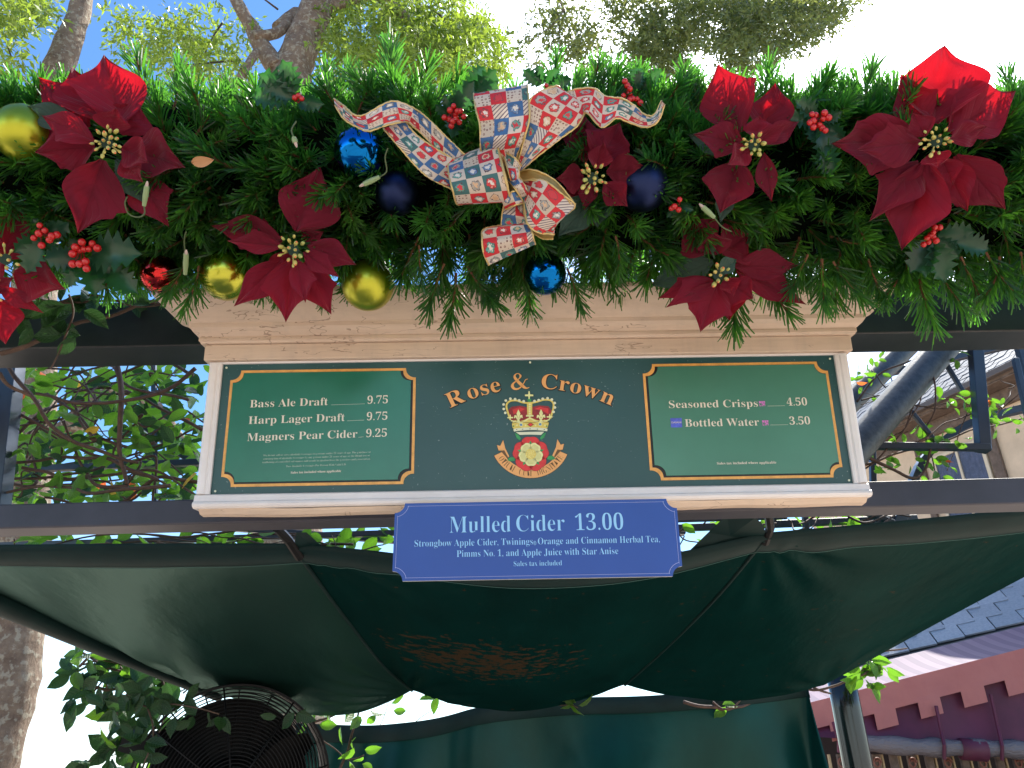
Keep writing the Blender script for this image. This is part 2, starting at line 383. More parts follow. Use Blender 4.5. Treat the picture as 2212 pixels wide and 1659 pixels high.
def amp_shape():
    pts = [(1.00, .60, .03), (.94, .585, .05), (.86, .55, .045), (.74, .34, .05), (.58, .12, .07), (.38, .00, .11), (.18, .03, .15), (.09, .20, .17), (.16, .38, .10), (.36, .54, .06), (.52, .68, .06), (.60, .83, .12), (.52, .98, .06), (.40, 1.0, .05), (.28, .90, .10), (.27, .76, .15), (.40, .52, .17), (.58, .28, .19), (.76, .07, .16), (.90, .00, .08), (1.04, .05, .04)]
    q = catmull(pts, 90); L, R = [], []
    for i in range(90):
        a = q[max(0, i-1)]; b = q[min(89, i+1)]; d = np.array([b[0]-a[0], b[1]-a[1]]); d /= np.linalg.norm(d)+1e-9; nrm = np.array([-d[1], d[0]])
        L.append(q[i][:2]+nrm*q[i][2]/2); R.append(q[i][:2]-nrm*q[i][2]/2)
    V = np.array([(*a, 0) for a in L]+[(*a, 0) for a in R]); V[:, :2] *= CAPH*1.04
    return V, [(i, i+1, 91+i, 90+i) for i in range(89)]
def lettering(name, s, a, b, width, cap, n, mat, parent, rot=0., serif=True, off=0., plane=None):
    V, Fc = text_mesh(s, serif, off); x0, x1 = V[:, 0].min(), V[:, 0].max()
    sx = width/(x1-x0); sy = cap/CAPH
    pl = plane or S3; X = (V[:, 0]-x0)*sx; Y = V[:, 1]*sy
    Vw = [pl(a+x*cos(rot)-y*sin(rot), b+x*sin(rot)+y*cos(rot), n) for x, y in zip(X, Y)]
    return mk(name, Vw, Fc, mat, parent, root=sign)
def poly(name, pts, n, mat, parent=sign, th=.0004):
    k = len(pts); V = [S3(a, b, n) for a, b in pts]+[S3(a, b, n-th) for a, b in pts]
    # ensure outward winding
    ar = sum(pts[i][0]*pts[(i+1) % k][1]-pts[(i+1) % k][0]*pts[i][1] for i in range(k))
    idx = list(range(k)) if ar > 0 else list(range(k))[::-1]
    return mk(name, V, [tuple(idx)]+[(i, (i+1) % k, k+(i+1) % k, k+i) for i in range(k)], mat, parent, root=sign)
def notched(a0, a1, b0, b1, r, seg=7, e=None):
    e = r if e is None else e; pts = []
    for (cx, cy, st) in ((a0, b0, pi/2), (a1, b0, pi), (a1, b1, 3*pi/2), (a0, b1, 0)):
        sx = 1 if cx == a0 else -1; sy = 1 if cy == b0 else -1
        arc = [(cx+r*cos(st-i*pi/2/seg), cy+r*sin(st-i*pi/2/seg)) for i in range(seg+1)]
        pts += arc
    return pts
def stepnotch(a0, a1, b0, b1, r, seg=7):      # concave corner with small square ears
    e = r*.24; R = r*.90; pts = []
    for (sx, sy) in ((-1, -1), (1, -1), (1, 1), (-1, 1)):
        cx = a0 if sx < 0 else a1; cy = b0 if sy < 0 else b1
        seq = []
        for i in range(seg+1):
            t = i/seg*pi/2; seq.append((cx-sx*(e*.4+R*cos(t)*0+R*sin(t)), cy-sy*(e*.4+R*cos(t))))
        # seq runs from (near vertical edge, down r) to (in r, near horizontal edge)
        arc = [(cx, cy-sy*(e*.4+R))]+seq[0:]+[(cx-sx*(e*.4+R), cy)]
        if (sx, sy) in ((1, -1), (-1, 1)): arc = arc[::-1]
        pts += arc
    return pts
def ringpoly(name, outer, inner, n, mat, parent, th=.0006):
    k = len(outer); V = [S3(a, b, n) for a, b in outer]+[S3(a, b, n) for a, b in inner]+[S3(a, b, n-th) for a, b in outer]
    Fc = [(i, (i+1) % k, k+(i+1) % k, k+i) for i in range(k)]+[(i, 2*k+i, 2*k+(i+1) % k, (i+1) % k) for i in range(k)]
    return mk(name, V, Fc, mat, parent, root=sign)
for (c0, c1, cb0, cb1, bm) in ((-.7295, -.2795, .0170, .3040, MAT['board']), (.2750, .7310, .0150, .3045, MAT['board_sky_sheen'])):
    o1 = stepnotch(c0, c1, cb0, cb1, .0245); i1 = stepnotch(c0+.0065, c1-.0065, cb0+.0065, cb1-.0065, .0245)
    bord = ringpoly('gold_border', o1, i1, .0012, MAT['gold'], sign)
    i2 = stepnotch(c0+.0063, c1-.0063, cb0+.0063, cb1-.0063, .0245)
    poly('board_shadow_edge', i2, .0008, MAT['black'])  # black sheet painting the shadow edge round the raised board
    right = c0 > 0
    sh = .0022 if right else -.0022
    i3 = stepnotch(c0+.0095+sh, c1-.0095+sh, cb0+.0105, cb1-.0075, .0255)
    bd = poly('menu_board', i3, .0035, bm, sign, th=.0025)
    nn = .0041; ML = MAT['cream_letter']; rt = .0166
    if not right:
        L = lambda s, a, b, wd, cap, **k: lettering('lettering', s, a, b, wd, cap, nn, k.pop('m', ML), bd, rot=rt, **k)
        for (s, b, wd, l0, pr) in (('Bass Ale Draft', .2085, .1865, -.4816, '9.75'), ('Harp Lager Draft', .1674, .2290, -.4412, '9.75'), ('Magners Pear Cider', .1257, .2605, -.4128, '9.25')):
            L(s, -.6757, b, wd, .0190, off=-.008)
            L(pr, -.3945, b+.0045, .0492, .0196, off=-.008)
            bb = b+.0166*(l0+.6757)
            poly('dotted_rule', [(l0, bb), (-.4008, bb+.0012), (-.4008, bb+.0019), (l0, bb+.0007)], nn, MAT['thin_letter'], bd)
        tl = MAT['thin_letter']
        L('We do not sell or serve alcoholic beverages to persons under 21 years of age. The purchase or', -.634, .0882, .2521, .0043, m=tl, off=-.02)
        L('consumption of alcoholic beverages by any person under 21 years of age or the illegal use or', -.6335, .0800, .2500, .0043, m=tl, off=-.02)
        L('trafficking of controlled substances will result in ejection from the premises and prosecution.', -.635, .0716, .2530, .0043, m=tl, off=-.02)
        L('Two Alcoholic Beverages Per Person With Valid I.D.', -.5789, .0610, .1403, .0044, m=tl, off=-.02)
        L('Sales tax included where applicable', -.567, .0457, .1173, .0053)
    else:
        L = lambda s, a, b, wd, cap, **k: lettering('lettering', s, a, b, wd, cap, nn, k.pop('m', ML), bd, **k)
        L('Seasoned Crisps', .3322, .1903, .2152, .0186, off=-.008); L('4.50', .6182, .1916, .0494, .0192, off=-.008)
        L('Bottled Water', .3667, .1432, .1786, .0186, off=-.008); L('3.50', .6188, .1441, .0496, .0192, off=-.008)
        poly('dotted_rule', [(.571, .1912), (.6129, .1914), (.6129, .1921), (.571, .1919)], nn, MAT['thin_letter'], bd)
        poly('dotted_rule', [(.5715, .1438), (.6143, .1439), (.6143, .1446), (.5715, .1445)], nn, MAT['thin_letter'], bd)
        L('Sales tax included where applicable', .4339, .0500, .1407, .0058)
        bad = poly('water_badge', [(.3327, .142), (.3597, .142), (.3600, .1650), (.3330, .1650)], nn, MAT['dblue_e'], bd)
        lettering('lettering', 'DASANI', .3345, .1522, .0238, .0042, nn+.0003, MAT['cream_letter'], bd, serif=False)
        for (qa, qb) in ((.5509, .1913), (.5530, .1431)):
            pk = MAT['pink_e']
            V, Fc = join([(lambda a0, a1, b0, b1: ([S3(a0, b0, nn), S3(a1, b0, nn), S3(a1, b1, nn), S3(a0, b1, nn)], [(0, 1, 2, 3)]))(qa+x0, qa+x1, qb+y0, qb+y1)
                for (x0, x1, y0, y1) in ((0, .0048, .0075, .0128), (.0058, .0094, .0062, .0128), (.0104, .0148, .0085, .0128), (.0004, .0016, 0, .0062), (.0016, .0042, 0, .0018), (.0058, .0072, 0, .0052), (.0082, .0096, 0, .0052), (.0096, .0124, .0028, .0074), (.0128, .0142, 0, .0074))])
            mk('meal_plan_symbol', V, Fc, pk, bd, root=sign)
# ---- ROSE & CROWN on an arc
def arc_title():
    # baseline runs through the foot of R (-.190,.203) over the top under & (-.027,.2475) to the foot of n (.187,.205)
    x1, y1, x2, y2, x3, y3 = -.1790, .2075, -.0010, .2470, .1800, .2060
    A = np.array([[2*(x2-x1), 2*(y2-y1)], [2*(x3-x2), 2*(y3-y2)]]); bb = np.array([x2**2-x1**2+y2**2-y1**2, x3**2-x2**2+y3**2-y2**2])
    cx, cy = np.linalg.solve(A, bb); Rr = hypot(x1-cx, y1-cy); cap = .0375
    items = [('R', -.1765), ('o', -.1365), ('s', -.1090), ('e', -.0835), ('&', -.0255), ('C', .0440), ('r', .0790), ('o', .1060), ('w', .1415), ('n', .1790)]
    for (ch, x) in items:
        if ch == '&': V, Fc = amp_shape()
        else: V, Fc = text_mesh(ch, True, -.003, 6)
        xm = (V[:, 0].min()+V[:, 0].max())/2; s = cap/CAPH
        if ch == 'C': V = V*np.array([1, 1, 1])
        th = math.asin((x-cx)/Rr)
        for (grow, n, mat, nm) in ((1, .0008, MAT['black'], 'letter_outline'), (0, .0013, MAT['gold_letter'], 'letter')):
            if grow and ch != '&':
                V2, F2 = text_mesh(ch, True, .030, 6); 
            elif grow: V2, F2 = (V-np.array([.0, .0, 0]))*1.0, Fc
            else: V2, F2 = V, Fc
            out = []
            for p in V2:
                lx = (p[0]-xm)*s*1.10; ly = p[1]*s + (Rr)
                if grow: lx += .0005; ly -= .0007
                out.append(S3(cx+lx*cos(th)+ly*sin(th), cy-lx*sin(th)+ly*cos(th), n))
            mk(nm, out, F2, mat, sign, root=sign)
arc_title()
# ---- emblem, drawn from measured spots on the panel
def z2(x, y): return sloc(932.6+.1984*x, 768+.1984*y)
def zp(pts): return [z2(*p) for p in pts]
def disc(name, c, r, n, mat, ry=None, seg=20, parent=sign, rot=0):
    ry = ry or r
    return poly(name, [(c[0]+r*cos(2*pi*i/seg)*cos(rot)-ry*sin(2*pi*i/seg)*sin(rot), c[1]+r*cos(2*pi*i/seg)*sin(rot)+ry*sin(2*pi*i/seg)*cos(rot)) for i in range(seg)], n, mat, parent, th=.0003)
PXM = (z2(1200, 800)[0]-z2(1000, 800)[0])/200        # metres per zoomed pixel
def stroke2(name, pts, wd, n, mat, k=40, parent=sign):
    q = catmull(pts, k); L, R = [], []
    for i in range(k):
        a = q[max(0, i-1)]; b = q[min(k-1, i+1)]; d = np.array(b[:2])-np.array(a[:2]); d /= np.linalg.norm(d)+1e-12; nr = np.array([-d[1], d[0]])
        L.append(tuple(q[i][:2]+nr*wd/2)); R.append(tuple(q[i][:2]-nr*wd/2))
    V = [S3(a, b, n) for a, b in L]+[S3(a, b, n) for a, b in R]
    return mk(name, V, [(i, i+1, k+i+1, k+i) for i in range(k-1)], mat, parent, root=sign)
rc = z2(1078, 1075); sc_o = .0
# scroll ribbon
def arcpts(cx, cy, r, a0, a1, k=24): return [(cx+r*cos(a0+(a1-a0)*i/(k-1)), cy+r*sin(a0+(a1-a0)*i/(k-1))) for i in range(k)]
cyc = z2(1080, 905); Ro = cyc[1]-z2(1083, 1335)[1]; Ri = cyc[1]-z2(1083, 1235)[1]
a0, a1 = radians(205), radians(335)
for grow, n, m, nm in ((.0009, .0007, MAT['black'], 'scroll_outline'), (0, .0011, MAT['gold_letter'], 'scroll')):
    po = arcpts(cyc[0]-.0015, cyc[1], Ro+grow, a0-grow*12, a1+grow*12); pi_ = arcpts(cyc[0]-.0015, cyc[1], Ri-grow, a0-grow*12, a1+grow*12)
    V = [S3(a*1.0, b, n) for a, b in po]+[S3(a, b, n) for a, b in pi_]
    mk(nm, V, [(i, i+1, 24+i+1, 24+i) for i in range(23)], m, sign, root=sign)
for pts in ([(710, 975), (745, 985), (778, 920), (800, 1010), (845, 1100), (822, 1115), (770, 1035), (728, 1035)], [(1440, 962), (1405, 972), (1368, 912), (1352, 1000), (1312, 1090), (1335, 1105), (1372, 1030), (1425, 1025)]):
    poly('scroll_tail_outline', [(a+(a-rc[0])*.012, b+(.0006 if b > .1 else -.0006)) for a, b in zp(pts)], .0006, MAT['black'], sign)
    poly('scroll_tail', zp(pts), .0010, MAT['gold_letter'], sign)
for pts in ([(748, 1040), (790, 1032), (832, 1112), (820, 1118)], [(1412, 1030), (1368, 1024), (1332, 1100), (1345, 1108)]):
    poly('scroll_fold', zp(pts), .0014, MAT['brn_e'], sign)
def motto():
    s = 'OTIUM  CUM  DIGNITATE'; Rm = (Ro+Ri)/2-.0008; xs = []; cap = (Ro-Ri)*.66
    ws = {c: (adv(c) if c != ' ' else .42) for c in set(s)}
    tot = sum(ws[c] for c in s); span = radians(118); t = 0
    for c in s:
        mid = (t+ws[c]/2)/tot; t += ws[c]
        if c == ' ': continue
        ang = -span/2+span*mid; V, Fc = text_mesh(c, True, -.022, 3); xm = (V[:, 0].min()+V[:, 0].max())/2
        s2 = cap/CAPH; out = []
        for p in V:
            lx = (p[0]-xm)*s2*.60; ly = -(Rm+cap/2)+p[1]*s2
            out.append(S3(cyc[0]-.0015+lx*cos(ang)-ly*sin(ang), cyc[1]+lx*sin(ang)+ly*cos(ang), .0015))
        mk('motto_letter', out, Fc, MAT['brn_e'], sign, root=sign)
motto()
# leaves
for pts in ([(905, 845), (940, 860), (972, 905), (960, 925), (925, 900)], [(1245, 840), (1215, 850), (1178, 900), (1190, 918), (1225, 895)], [(820, 1140), (850, 1110), (905, 1108), (905, 1145), (850, 1155)], [(1348, 1125), (1310, 1090), (1258, 1100), (1260, 1130), (1310, 1140)], [(1082, 1245), (1090, 1190), (1100, 1245)]):
    poly('emblem_leaf', zp(pts), .0013, MAT['grn_e'], sign)
def petal5(rad, cr, start, n, mat, name, ry=1.0, edge=None):
    for k in range(5):
        a = start+k*2*pi/5; c = (rc[0]+rad*cos(a), rc[1]+rad*sin(a)); pts = []
        for i in range(24):
            t = 2*pi*i/24; rr = 1-.16*exp(-((t)/.35)**2)-.16*exp(-((t-2*pi)/.35)**2)
            x, y = cr*.88*rr*cos(t), cr*ry*sin(t); pts.append((c[0]+x*cos(a)-y*sin(a), c[1]+x*sin(a)+y*cos(a)))
        if edge: poly(name+'_outline', [(c[0]+(x-c[0])*1.05, c[1]+(y-c[1])*1.05) for x, y in pts], n-.0002, edge, sign, th=.0001)
        o = poly(name, pts, n, mat, sign, th=.0001)
petal5(114*PXM, 98*PXM, pi/2, .0018, MAT['red_e'], 'red_petal', 1.02, MAT['dred_e'])
for k in range(5):
    a = pi/2+k*2*pi/5+pi/5+pi/5; c = (rc[0]+118*PXM*cos(a), rc[1]+118*PXM*sin(a))
    d2 = (cos(a), sin(a)); w2 = 16*PXM
    poly('emblem_leaf', [(c[0]-d2[1]*w2, c[1]+d2[0]*w2), (c[0]+d2[0]*2*w2, c[1]+d2[1]*2*w2), (c[0]+d2[1]*w2, c[1]-d2[0]*w2), (c[0]-d2[0]*4*w2, c[1]-d2[1]*4*w2)], .0021, MAT['grn_e'], sign)
petal5(82*PXM, 62*PXM, -pi/2, .0026, MAT['pale_e'], 'pale_petal', 1.0, MAT['brn_e'])
petal5(84*PXM, 38*PXM, -pi/2, .0030, simple('emblem_inner_petal_paint', (.62, .62, .26), .4), 'petal_centre', 1.0)
disc('rose_heart', rc, 57*PXM, .0034, MAT['yel_e'], seg=24)
for i in range(26):
    a = i*2.4; r = 50*PXM*sqrt((i+.5)/26); disc('stamen', (rc[0]+r*cos(a), rc[1]+r*sin(a)), 4.5*PXM, .0037, MAT['pale_e'], seg=6)
# crown
poly('crown_base', zp([(915, 835), (960, 866), (1075, 862), (1190, 866), (1225, 830)]), .0014, MAT['pearl_e'])
poly('crown_cap', zp([(845, 690), (830, 600), (870, 560), (960, 548), (1060, 570), (1170, 545), (1270, 555), (1305, 600), (1290, 680), (1230, 712), (1075, 720), (900, 715)]), .0016, MAT['dred_e'])
for pts in ([(880, 590), (960, 565), (1015, 585), (950, 620), (890, 640)], [(1120, 585), (1180, 560), (1270, 580), (1270, 640), (1200, 600)]): poly('cap_highlight', zp(pts), .0019, MAT['red_e'])
stroke2('crown_arch', zp([(855, 700), (822, 600), (815, 540), (850, 500), (920, 492), (985, 512), (1040, 520)]), 20*PXM, .0022, MAT['yel_e'])
stroke2('crown_arch', zp([(1290, 690), (1318, 600), (1325, 530), (1290, 490), (1220, 485), (1150, 505), (1085, 518)]), 20*PXM, .0022, MAT['yel_e'])
poly('crown_spine', zp([(1035, 510), (1095, 508), (1093, 655), (1040, 655)]), .0026, MAT['yel_e'])
for y in (535, 560, 585, 610, 635): disc('spine_pearl', z2(1066, y), 11*PXM, .003, MAT['pale_e'], seg=10)
for (x, y) in ((801, 627), (785, 585), (783, 536), (807, 493), (856, 474), (907, 478), (952, 491), (1001, 501), (1119, 499), (1164, 489), (1208, 474), (1261, 468), (1307, 482), (1339, 520), (1341, 569), (1326, 617)):
    disc('crown_pearl', z2(x, y), 15*PXM, .0026, MAT['pearl_e'], seg=14)
poly('crown_band', zp([(872, 740), (880, 790), (905, 808), (1075, 812), (1235, 805), (1262, 785), (1275, 732), (1230, 700), (1185, 715), (1130, 702), (1067, 672), (1005, 705), (955, 720), (905, 705)]), .0024, MAT['yel_e'])
stroke2('band_line', zp([(872, 742), (960, 725), (1075, 735), (1180, 722), (1272, 735)]), 5*PXM, .0029, MAT['brn_e'])
stroke2('band_edge', zp([(862, 712), (905, 722), (955, 735), (1010, 718), (1067, 688), (1125, 715), (1185, 730), (1240, 715), (1282, 700)]), 13*PXM, .0028, MAT['pale_e'])
stroke2('fur_trim', zp([(892, 818), (950, 808), (1075, 800), (1190, 805), (1258, 815)]), 30*PXM, .0032, MAT['pearl_e'])
for x in (925, 990, 1070, 1150, 1225): disc('fur_spot', z2(x, 802+abs(x-1075)*.05), 8*PXM, .0036, MAT['black'], ry=4*PXM, seg=6)
for (x, y, m) in ((972, 758, 'blue_e'), (1180, 752, 'blue_e')): 
    disc('jewel_setting', z2(x, y), 21*PXM, .0030, MAT['pale_e'], seg=12); disc('jewel', z2(x, y), 14*PXM, .0034, MAT[m], seg=12)
poly('jewel_setting', zp([(1038, 756), (1075, 730), (1112, 754), (1075, 780)]), .0030, MAT['brn_e']); poly('jewel', zp([(1048, 756), (1075, 738), (1102, 754), (1075, 773)]), .0034, MAT['red_e'])
for (x, m) in ((928, 0), (1022, 0), (1130, 0), (1232, 0), (890, 1), (1252, 1)): disc('band_bead', z2(x, 762 if m == 0 else 772), (10 if m == 0 else 9)*PXM, .003, MAT['pale_e' if m == 0 else 'grn_e'], seg=8)
def fleur(x, y):
    for pts in ([(0, -75), (22, -30), (10, 5), (0, 30), (-10, 5), (-20, -30)], [(8, 15), (20, -12), (42, -15), (48, 15), (38, 22), (30, 8), (18, 30)], [(-8, 15), (-20, -10), (-42, -12), (-48, 18), (-38, 24), (-30, 8), (-18, 30)], [(-18, 22), (18, 20), (18, 34), (-18, 36)], [(-8, 34), (8, 34), (20, 62), (-20, 62)]):
        poly('fleur', zp([(x+a, y+b) for a, b in pts]), .0034, MAT['pale_e'])
fleur(943, 665); fleur(1189, 662)
for (x, y, s) in ((1060, 438, 1.), (1067, 660, .9), (855, 680, .7), (1283, 672, .7)):
    for pts in ([(-10, -10), (-6, -45), (6, -45), (10, -10)], [(-10, 10), (-6, 40), (6, 40), (10, 10)], [(-10, -10), (-45, -8), (-45, 10), (-10, 10)], [(10, -10), (45, -8), (45, 10), (10, 10)], [(-11, -11), (11, -11), (11, 11), (-11, 11)]):
        if y == 660 and pts[1][1] in (-45,): continue
        poly('cross', zp([(x+a*s, y+b*s) for a, b in pts]), .0038, MAT['pale_e'])
disc('orb', z2(1062, 490), 22*PXM, .0030, MAT['grn_e'], seg=14)

# ------------------------------------------------------------------ BLUE SIGN
BN0, BN1 = .030, .045
bs = thing('hanging_sign', 'blue notched sign with pale blue lettering hanging below the cream framed sign', 'hanging sign', S3(0, -.2, BN0))
def B3pts(n):
    out = []
    for (cx, cy, sx, sy, rev) in ((-.3180, -.2072, -1, -1, 0), (.3225, -.2080, 1, -1, 1), (.3215, -.0362, 1, 1, 0), (-.3160, -.0362, -1, 1, 1)):
        arc = [(cx-sx*.0225*sin(t), cy-sy*.0215*cos(t)) for t in [i/8*pi/2 for i in range(9)]]
        arc = [(cx, cy-sy*.0215)]+arc[1:-1]+[(cx-sx*.0225, cy)]
        # make the notch concave: circle centred at the corner
        if rev: arc = arc[::-1]
        out += arc
    return out
bp = B3pts(0); k = len(bp)
V = [S3(a, b, BN1) for a, b in bp]+[S3(a, b, BN0) for a, b in bp]
mk('sign_core', V, [tuple(range(k, 2*k))[::-1]]+[(i, k+i, k+(i+1) % k, (i+1) % k) for i in range(k)], simple('white_pvc_edge', (.74, .72, .68), .4), bs, root=bs)
face = mk('sign_face', [S3(a, b, BN1+.0002) for a, b in bp], [tuple(range(k))], MAT['blue'], bs, root=bs)
def inset(pts, d):
    out = []; c = len(pts)
    for i in range(c):
        a = Vector(pts[i-1]); b = Vector(pts[i]); e = Vector(pts[(i+1) % c]); t = ((b-a).normalized()+(e-b).normalized()).normalized(); out.append((b.x-t.y*d, b.y+t.x*d))
    return out
i1 = inset(bp, .0085); i2 = inset(bp, .0093)
V = [S3(a, b, BN1+.0006) for a, b in i1]+[S3(a, b, BN1+.0006) for a, b in i2]
mk('border_line', V, [(i, (i+1) % k, k+(i+1) % k, k+i) for i in range(k)], MAT['pale_line'], bs, root=bs)
def bl(s, a, b, wd, cap, **kk):
    V, Fc = text_mesh(s, kk.get('serif', True), kk.get('off', -.012)); x0, x1 = V[:, 0].min(), V[:, 0].max(); sx = wd/(x1-x0); sy = cap/CAPH
    return mk('lettering', [S3(a+(x-x0)*sx, b+y*sy, BN1+.0008) for x, y in V[:, :2]], Fc, MAT['lblue'], bs, root=bs)
bl('Mulled', -.1930, -.1042, .1375, .0365); bl('Cider', -.0430, -.1038, .1085, .0365); bl('13.00', .0895, -.1038, .1080, .0365)
bl('Strongbow Apple Cider, Twinings', -.2704, -.1332, .2635, .0146); bl('®', -.0058, -.1345, .0068, .0085, serif=False, off=0); bl('Orange and Cinnamon Herbal Tea,', .0045, -.1332, .2723, .0146)
bl('Pimms No. 1, and Apple Juice with Star Anise', -.1765, -.1575, .3590, .0146); bl('Sales tax included', -.0505, -.1797, .1068, .0110)

# ------------------------------------------------------------------ BEAMS
def beam(name, label, uL, vt0, vb0, uR, vt1, vb1, Y0, Y1, mat):
    a, b = P(uL, vt0, Y0), P(uR, vt1, Y0); c, d = P(uL, vb0, Y0), P(uR, vb1, Y0)
    dy = Vector((0, Y1-Y0, 0)); t = thing(name, label, 'beam', (c+d)/2)
    o = mk('timber', *box8([c, d, d+dy, c+dy, a, b, b+dy, a+dy]), mat, t, root=t); bevel(o, .004); return t
beam('upper_beam', 'broad black timber beam running behind the cornice under the pine garland', -500, 672, 763, 2700, 590, 705, .085, .20, MAT['beam'])
beam('lower_beam', 'dark slate coloured timber beam behind the lower edge of the cream framed sign', -500, 1102, 1154, 2700, 1018, 1076, .06, .135, MAT['beam_low'])

# ------------------------------------------------------------------ CANOPY
def coons(bot, top, left, right, nu, nv):     # bot/top run u, left/right run v ; lists of Vectors
    b = catmull(bot, nu+1); t = catmull(top, nu+1); l = catmull(left, nv+1); r = catmull(right, nv+1)
    G = np.zeros((nv+1, nu+1, 3))
    for j in range(nv+1):
        v = j/nv
        for i in range(nu+1):
            u = i/nu
            G[j, i] = (1-v)*b[i]+v*t[i]+(1-u)*l[j]+u*r[j]-((1-u)*(1-v)*b[0]+u*(1-v)*b[-1]+(1-u)*v*t[0]+u*v*t[-1])
    return G
FY, RY = .42, 2.4
def front(pts): return [P(u, v, FY) for u, v in pts]
def rear(pts): return [P(u, v, RY) for u, v in pts]
def side(pts): return [P(u, v, FY+(RY-FY)*w_) for (u, v), w_ in pts]
seamA = side([((640, 1188), 0), ((735, 1318), .36), ((830, 1438), .75), ((890, 1491), 1)])
seamB = side([((1650, 1165), 0), ((1545, 1292), .38), ((1440, 1398), .75), ((1350, 1479), 1)])
canopy = thing('canvas_canopy', 'sagging dark green vinyl canopy in three bays seen from below', 'canopy', P(1106, 1300, 1.4))
def bay(fr, re, l, r, mat, sag, seed, wr):
    nu, nv = 64, 56; G = coons(fr, re, l, r, nu, nv)
    for j in range(nv+1):
        for i in range(nu+1):
            u, v = i/nu, j/nv; e = sin(pi*u)*sin(pi*min(1, v*1.0))
            G[j, i, 2] -= sag*e
            # tension folds fanning out of the rear corners and front corners
            for (cu, cv, amp) in wr:
                du, dv = u-cu, (v-cv); dd = hypot(du, dv); an = atan2(dv, du)
                G[j, i, 2] += amp*exp(-((dd-.22)/.20)**2)*sin(an*22+seed)*min(1, 10*u*(1-u))*min(1, 12*(1-v)+.15)*min(1, 12*v)
            G[j, i, 2] += .004*mnoise.noise(Vector((u*7+seed, v*4, seed)))*min(1, 8*v)
    V = G.reshape(-1, 3); n = nu+1
    Fc = [(j*n+i, j*n+i+1, (j+1)*n+i+1, (j+1)*n+i) for j in range(nv) for i in range(nu)]
    o = mk('canvas_panel', V, Fc, mat, canopy, root=canopy, smooth=True)
    return o, G
oL, GL = bay(front([(-200, 1193), (100, 1190), (400, 1188), (640, 1188)]), rear([(480, 1500), (600, 1537), (720, 1546), (810, 1530), (890, 1491)]), side([((-200, 1193), 0), ((10, 1290), .31), ((245, 1398), .66), ((480, 1500), 1)]), seamA, MAT['canvas_left'], .05, 1.0, ((1, 1, .014), (0, 1, .020)))
oC, GC = bay(front([(640, 1188), (800, 1203), (960, 1222), (1150, 1235), (1330, 1226), (1480, 1204), (1650, 1165)]), rear([(890, 1491), (985, 1519), (1110, 1537), (1235, 1518), (1350, 1479)]), seamA, seamB, MAT['canvas'], .05, 2.0, ((0, 1, .018), (1, 1, .008), (0, 0, .004)))
oR, GR = bay(front([(1650, 1165), (1900, 1143), (2212, 1112), (2515, 1080)]), rear([(1350, 1479), (1450, 1502), (1560, 1513), (1670, 1506), (1780, 1480)]), seamB, side([((2515, 1080), 0), ((2212, 1247), .38), ((1990, 1366), .70), ((1780, 1480), 1)]), MAT['canvas'], .05, 3.3, ((0, 1, .004), (1, 1, .009), (0, 0, .006)))
for (s, r_) in ((seamA, .006), (seamB, .006)):
    V, Fc = tube([Vector(p)+Vector((0, 0, -.003)) for p in catmull(s, 30)], r_, 6); mk('seam', V, Fc, MAT['hem'], canopy, root=canopy, smooth=True)
for G in (GL, GC, GR):      # folded hem along the front edge
    V = []; n = G.shape[1]
    for i in range(n):
        a = Vector(G[0, i]); b = Vector(G[4, i]); V += [a+Vector((0, -.012, .016)), a+Vector((0, -.014, -.004)), b+Vector((0, 0, -.006))]
    mk('front_hem', V, [(3*i+j, 3*i+j+1, 3*i+3+j+1, 3*i+3+j) for i in range(n-1) for j in range(2)], MAT['hem'], canopy, root=canopy, smooth=True)
for G in (GL, GC, GR):
    pts = [Vector(G[4, i])+Vector((0, -.0015, -.0085)) for i in range(G.shape[1])]
    mk('stitching', *tube(pts, .0011, 4), simple('pale_green_thread', (.05, .12, .11), .8), canopy, root=canopy)
sleeve = []
for (pts, hgt) in (([((-200, 1193), 0), ((10, 1290), .31), ((245, 1398), .66), ((480, 1500), 1)], .075), ([((2515, 1080), 0), ((2212, 1247), .38), ((1990, 1366), .70), ((1780, 1480), 1)], .05)):
    q = catmull(side(pts), 30)
    V, Fc = tube([Vector(p)+Vector((-.012, 0, -hgt*.40*(1-i/45)) if hgt > .06 else (-.012, 0, .010)) for i, p in enumerate(q)], [(hgt*.60 if hgt > .06 else .014)*(1-i/60) for i in range(30)], 12)
    mk('edge_pipe', V, Fc, MAT['hem'], canopy, root=canopy, smooth=True)
# corner flaps tying the canopy up to the beam
def flap(pts, nm='tie_flap'):
    V = [P(u, v, Y) for u, v, Y in pts]; cen = sum(V, Vector())/len(V)
    mk(nm, V+[cen+Vector((0, .02, .0))], [(i, (i+1) % len(V), len(V)) for i in range(len(V))], MAT['hem'], canopy, root=canopy)
flap([(1472, 1206, .43), (1530, 1150, .40), (1570, 1112, .34), (1632, 1118, .32), (1650, 1135, .36), (1656, 1168, .43), (1560, 1188, .43)])
flap([(633, 1196, .43), (640, 1150, .34), (662, 1150, .34), (690, 1175, .40), (735, 1202, .43)])
for q_ in ([P(598, 1140, .30), P(622, 1165, .37), P(648, 1205, .44)], [P(1660, 1105, .3), P(1664, 1140, .38), P(1652, 1172, .44)]): mk('tie_strap', *tube(q_, .013, 8), MAT['blackmetal'], canopy, root=canopy)

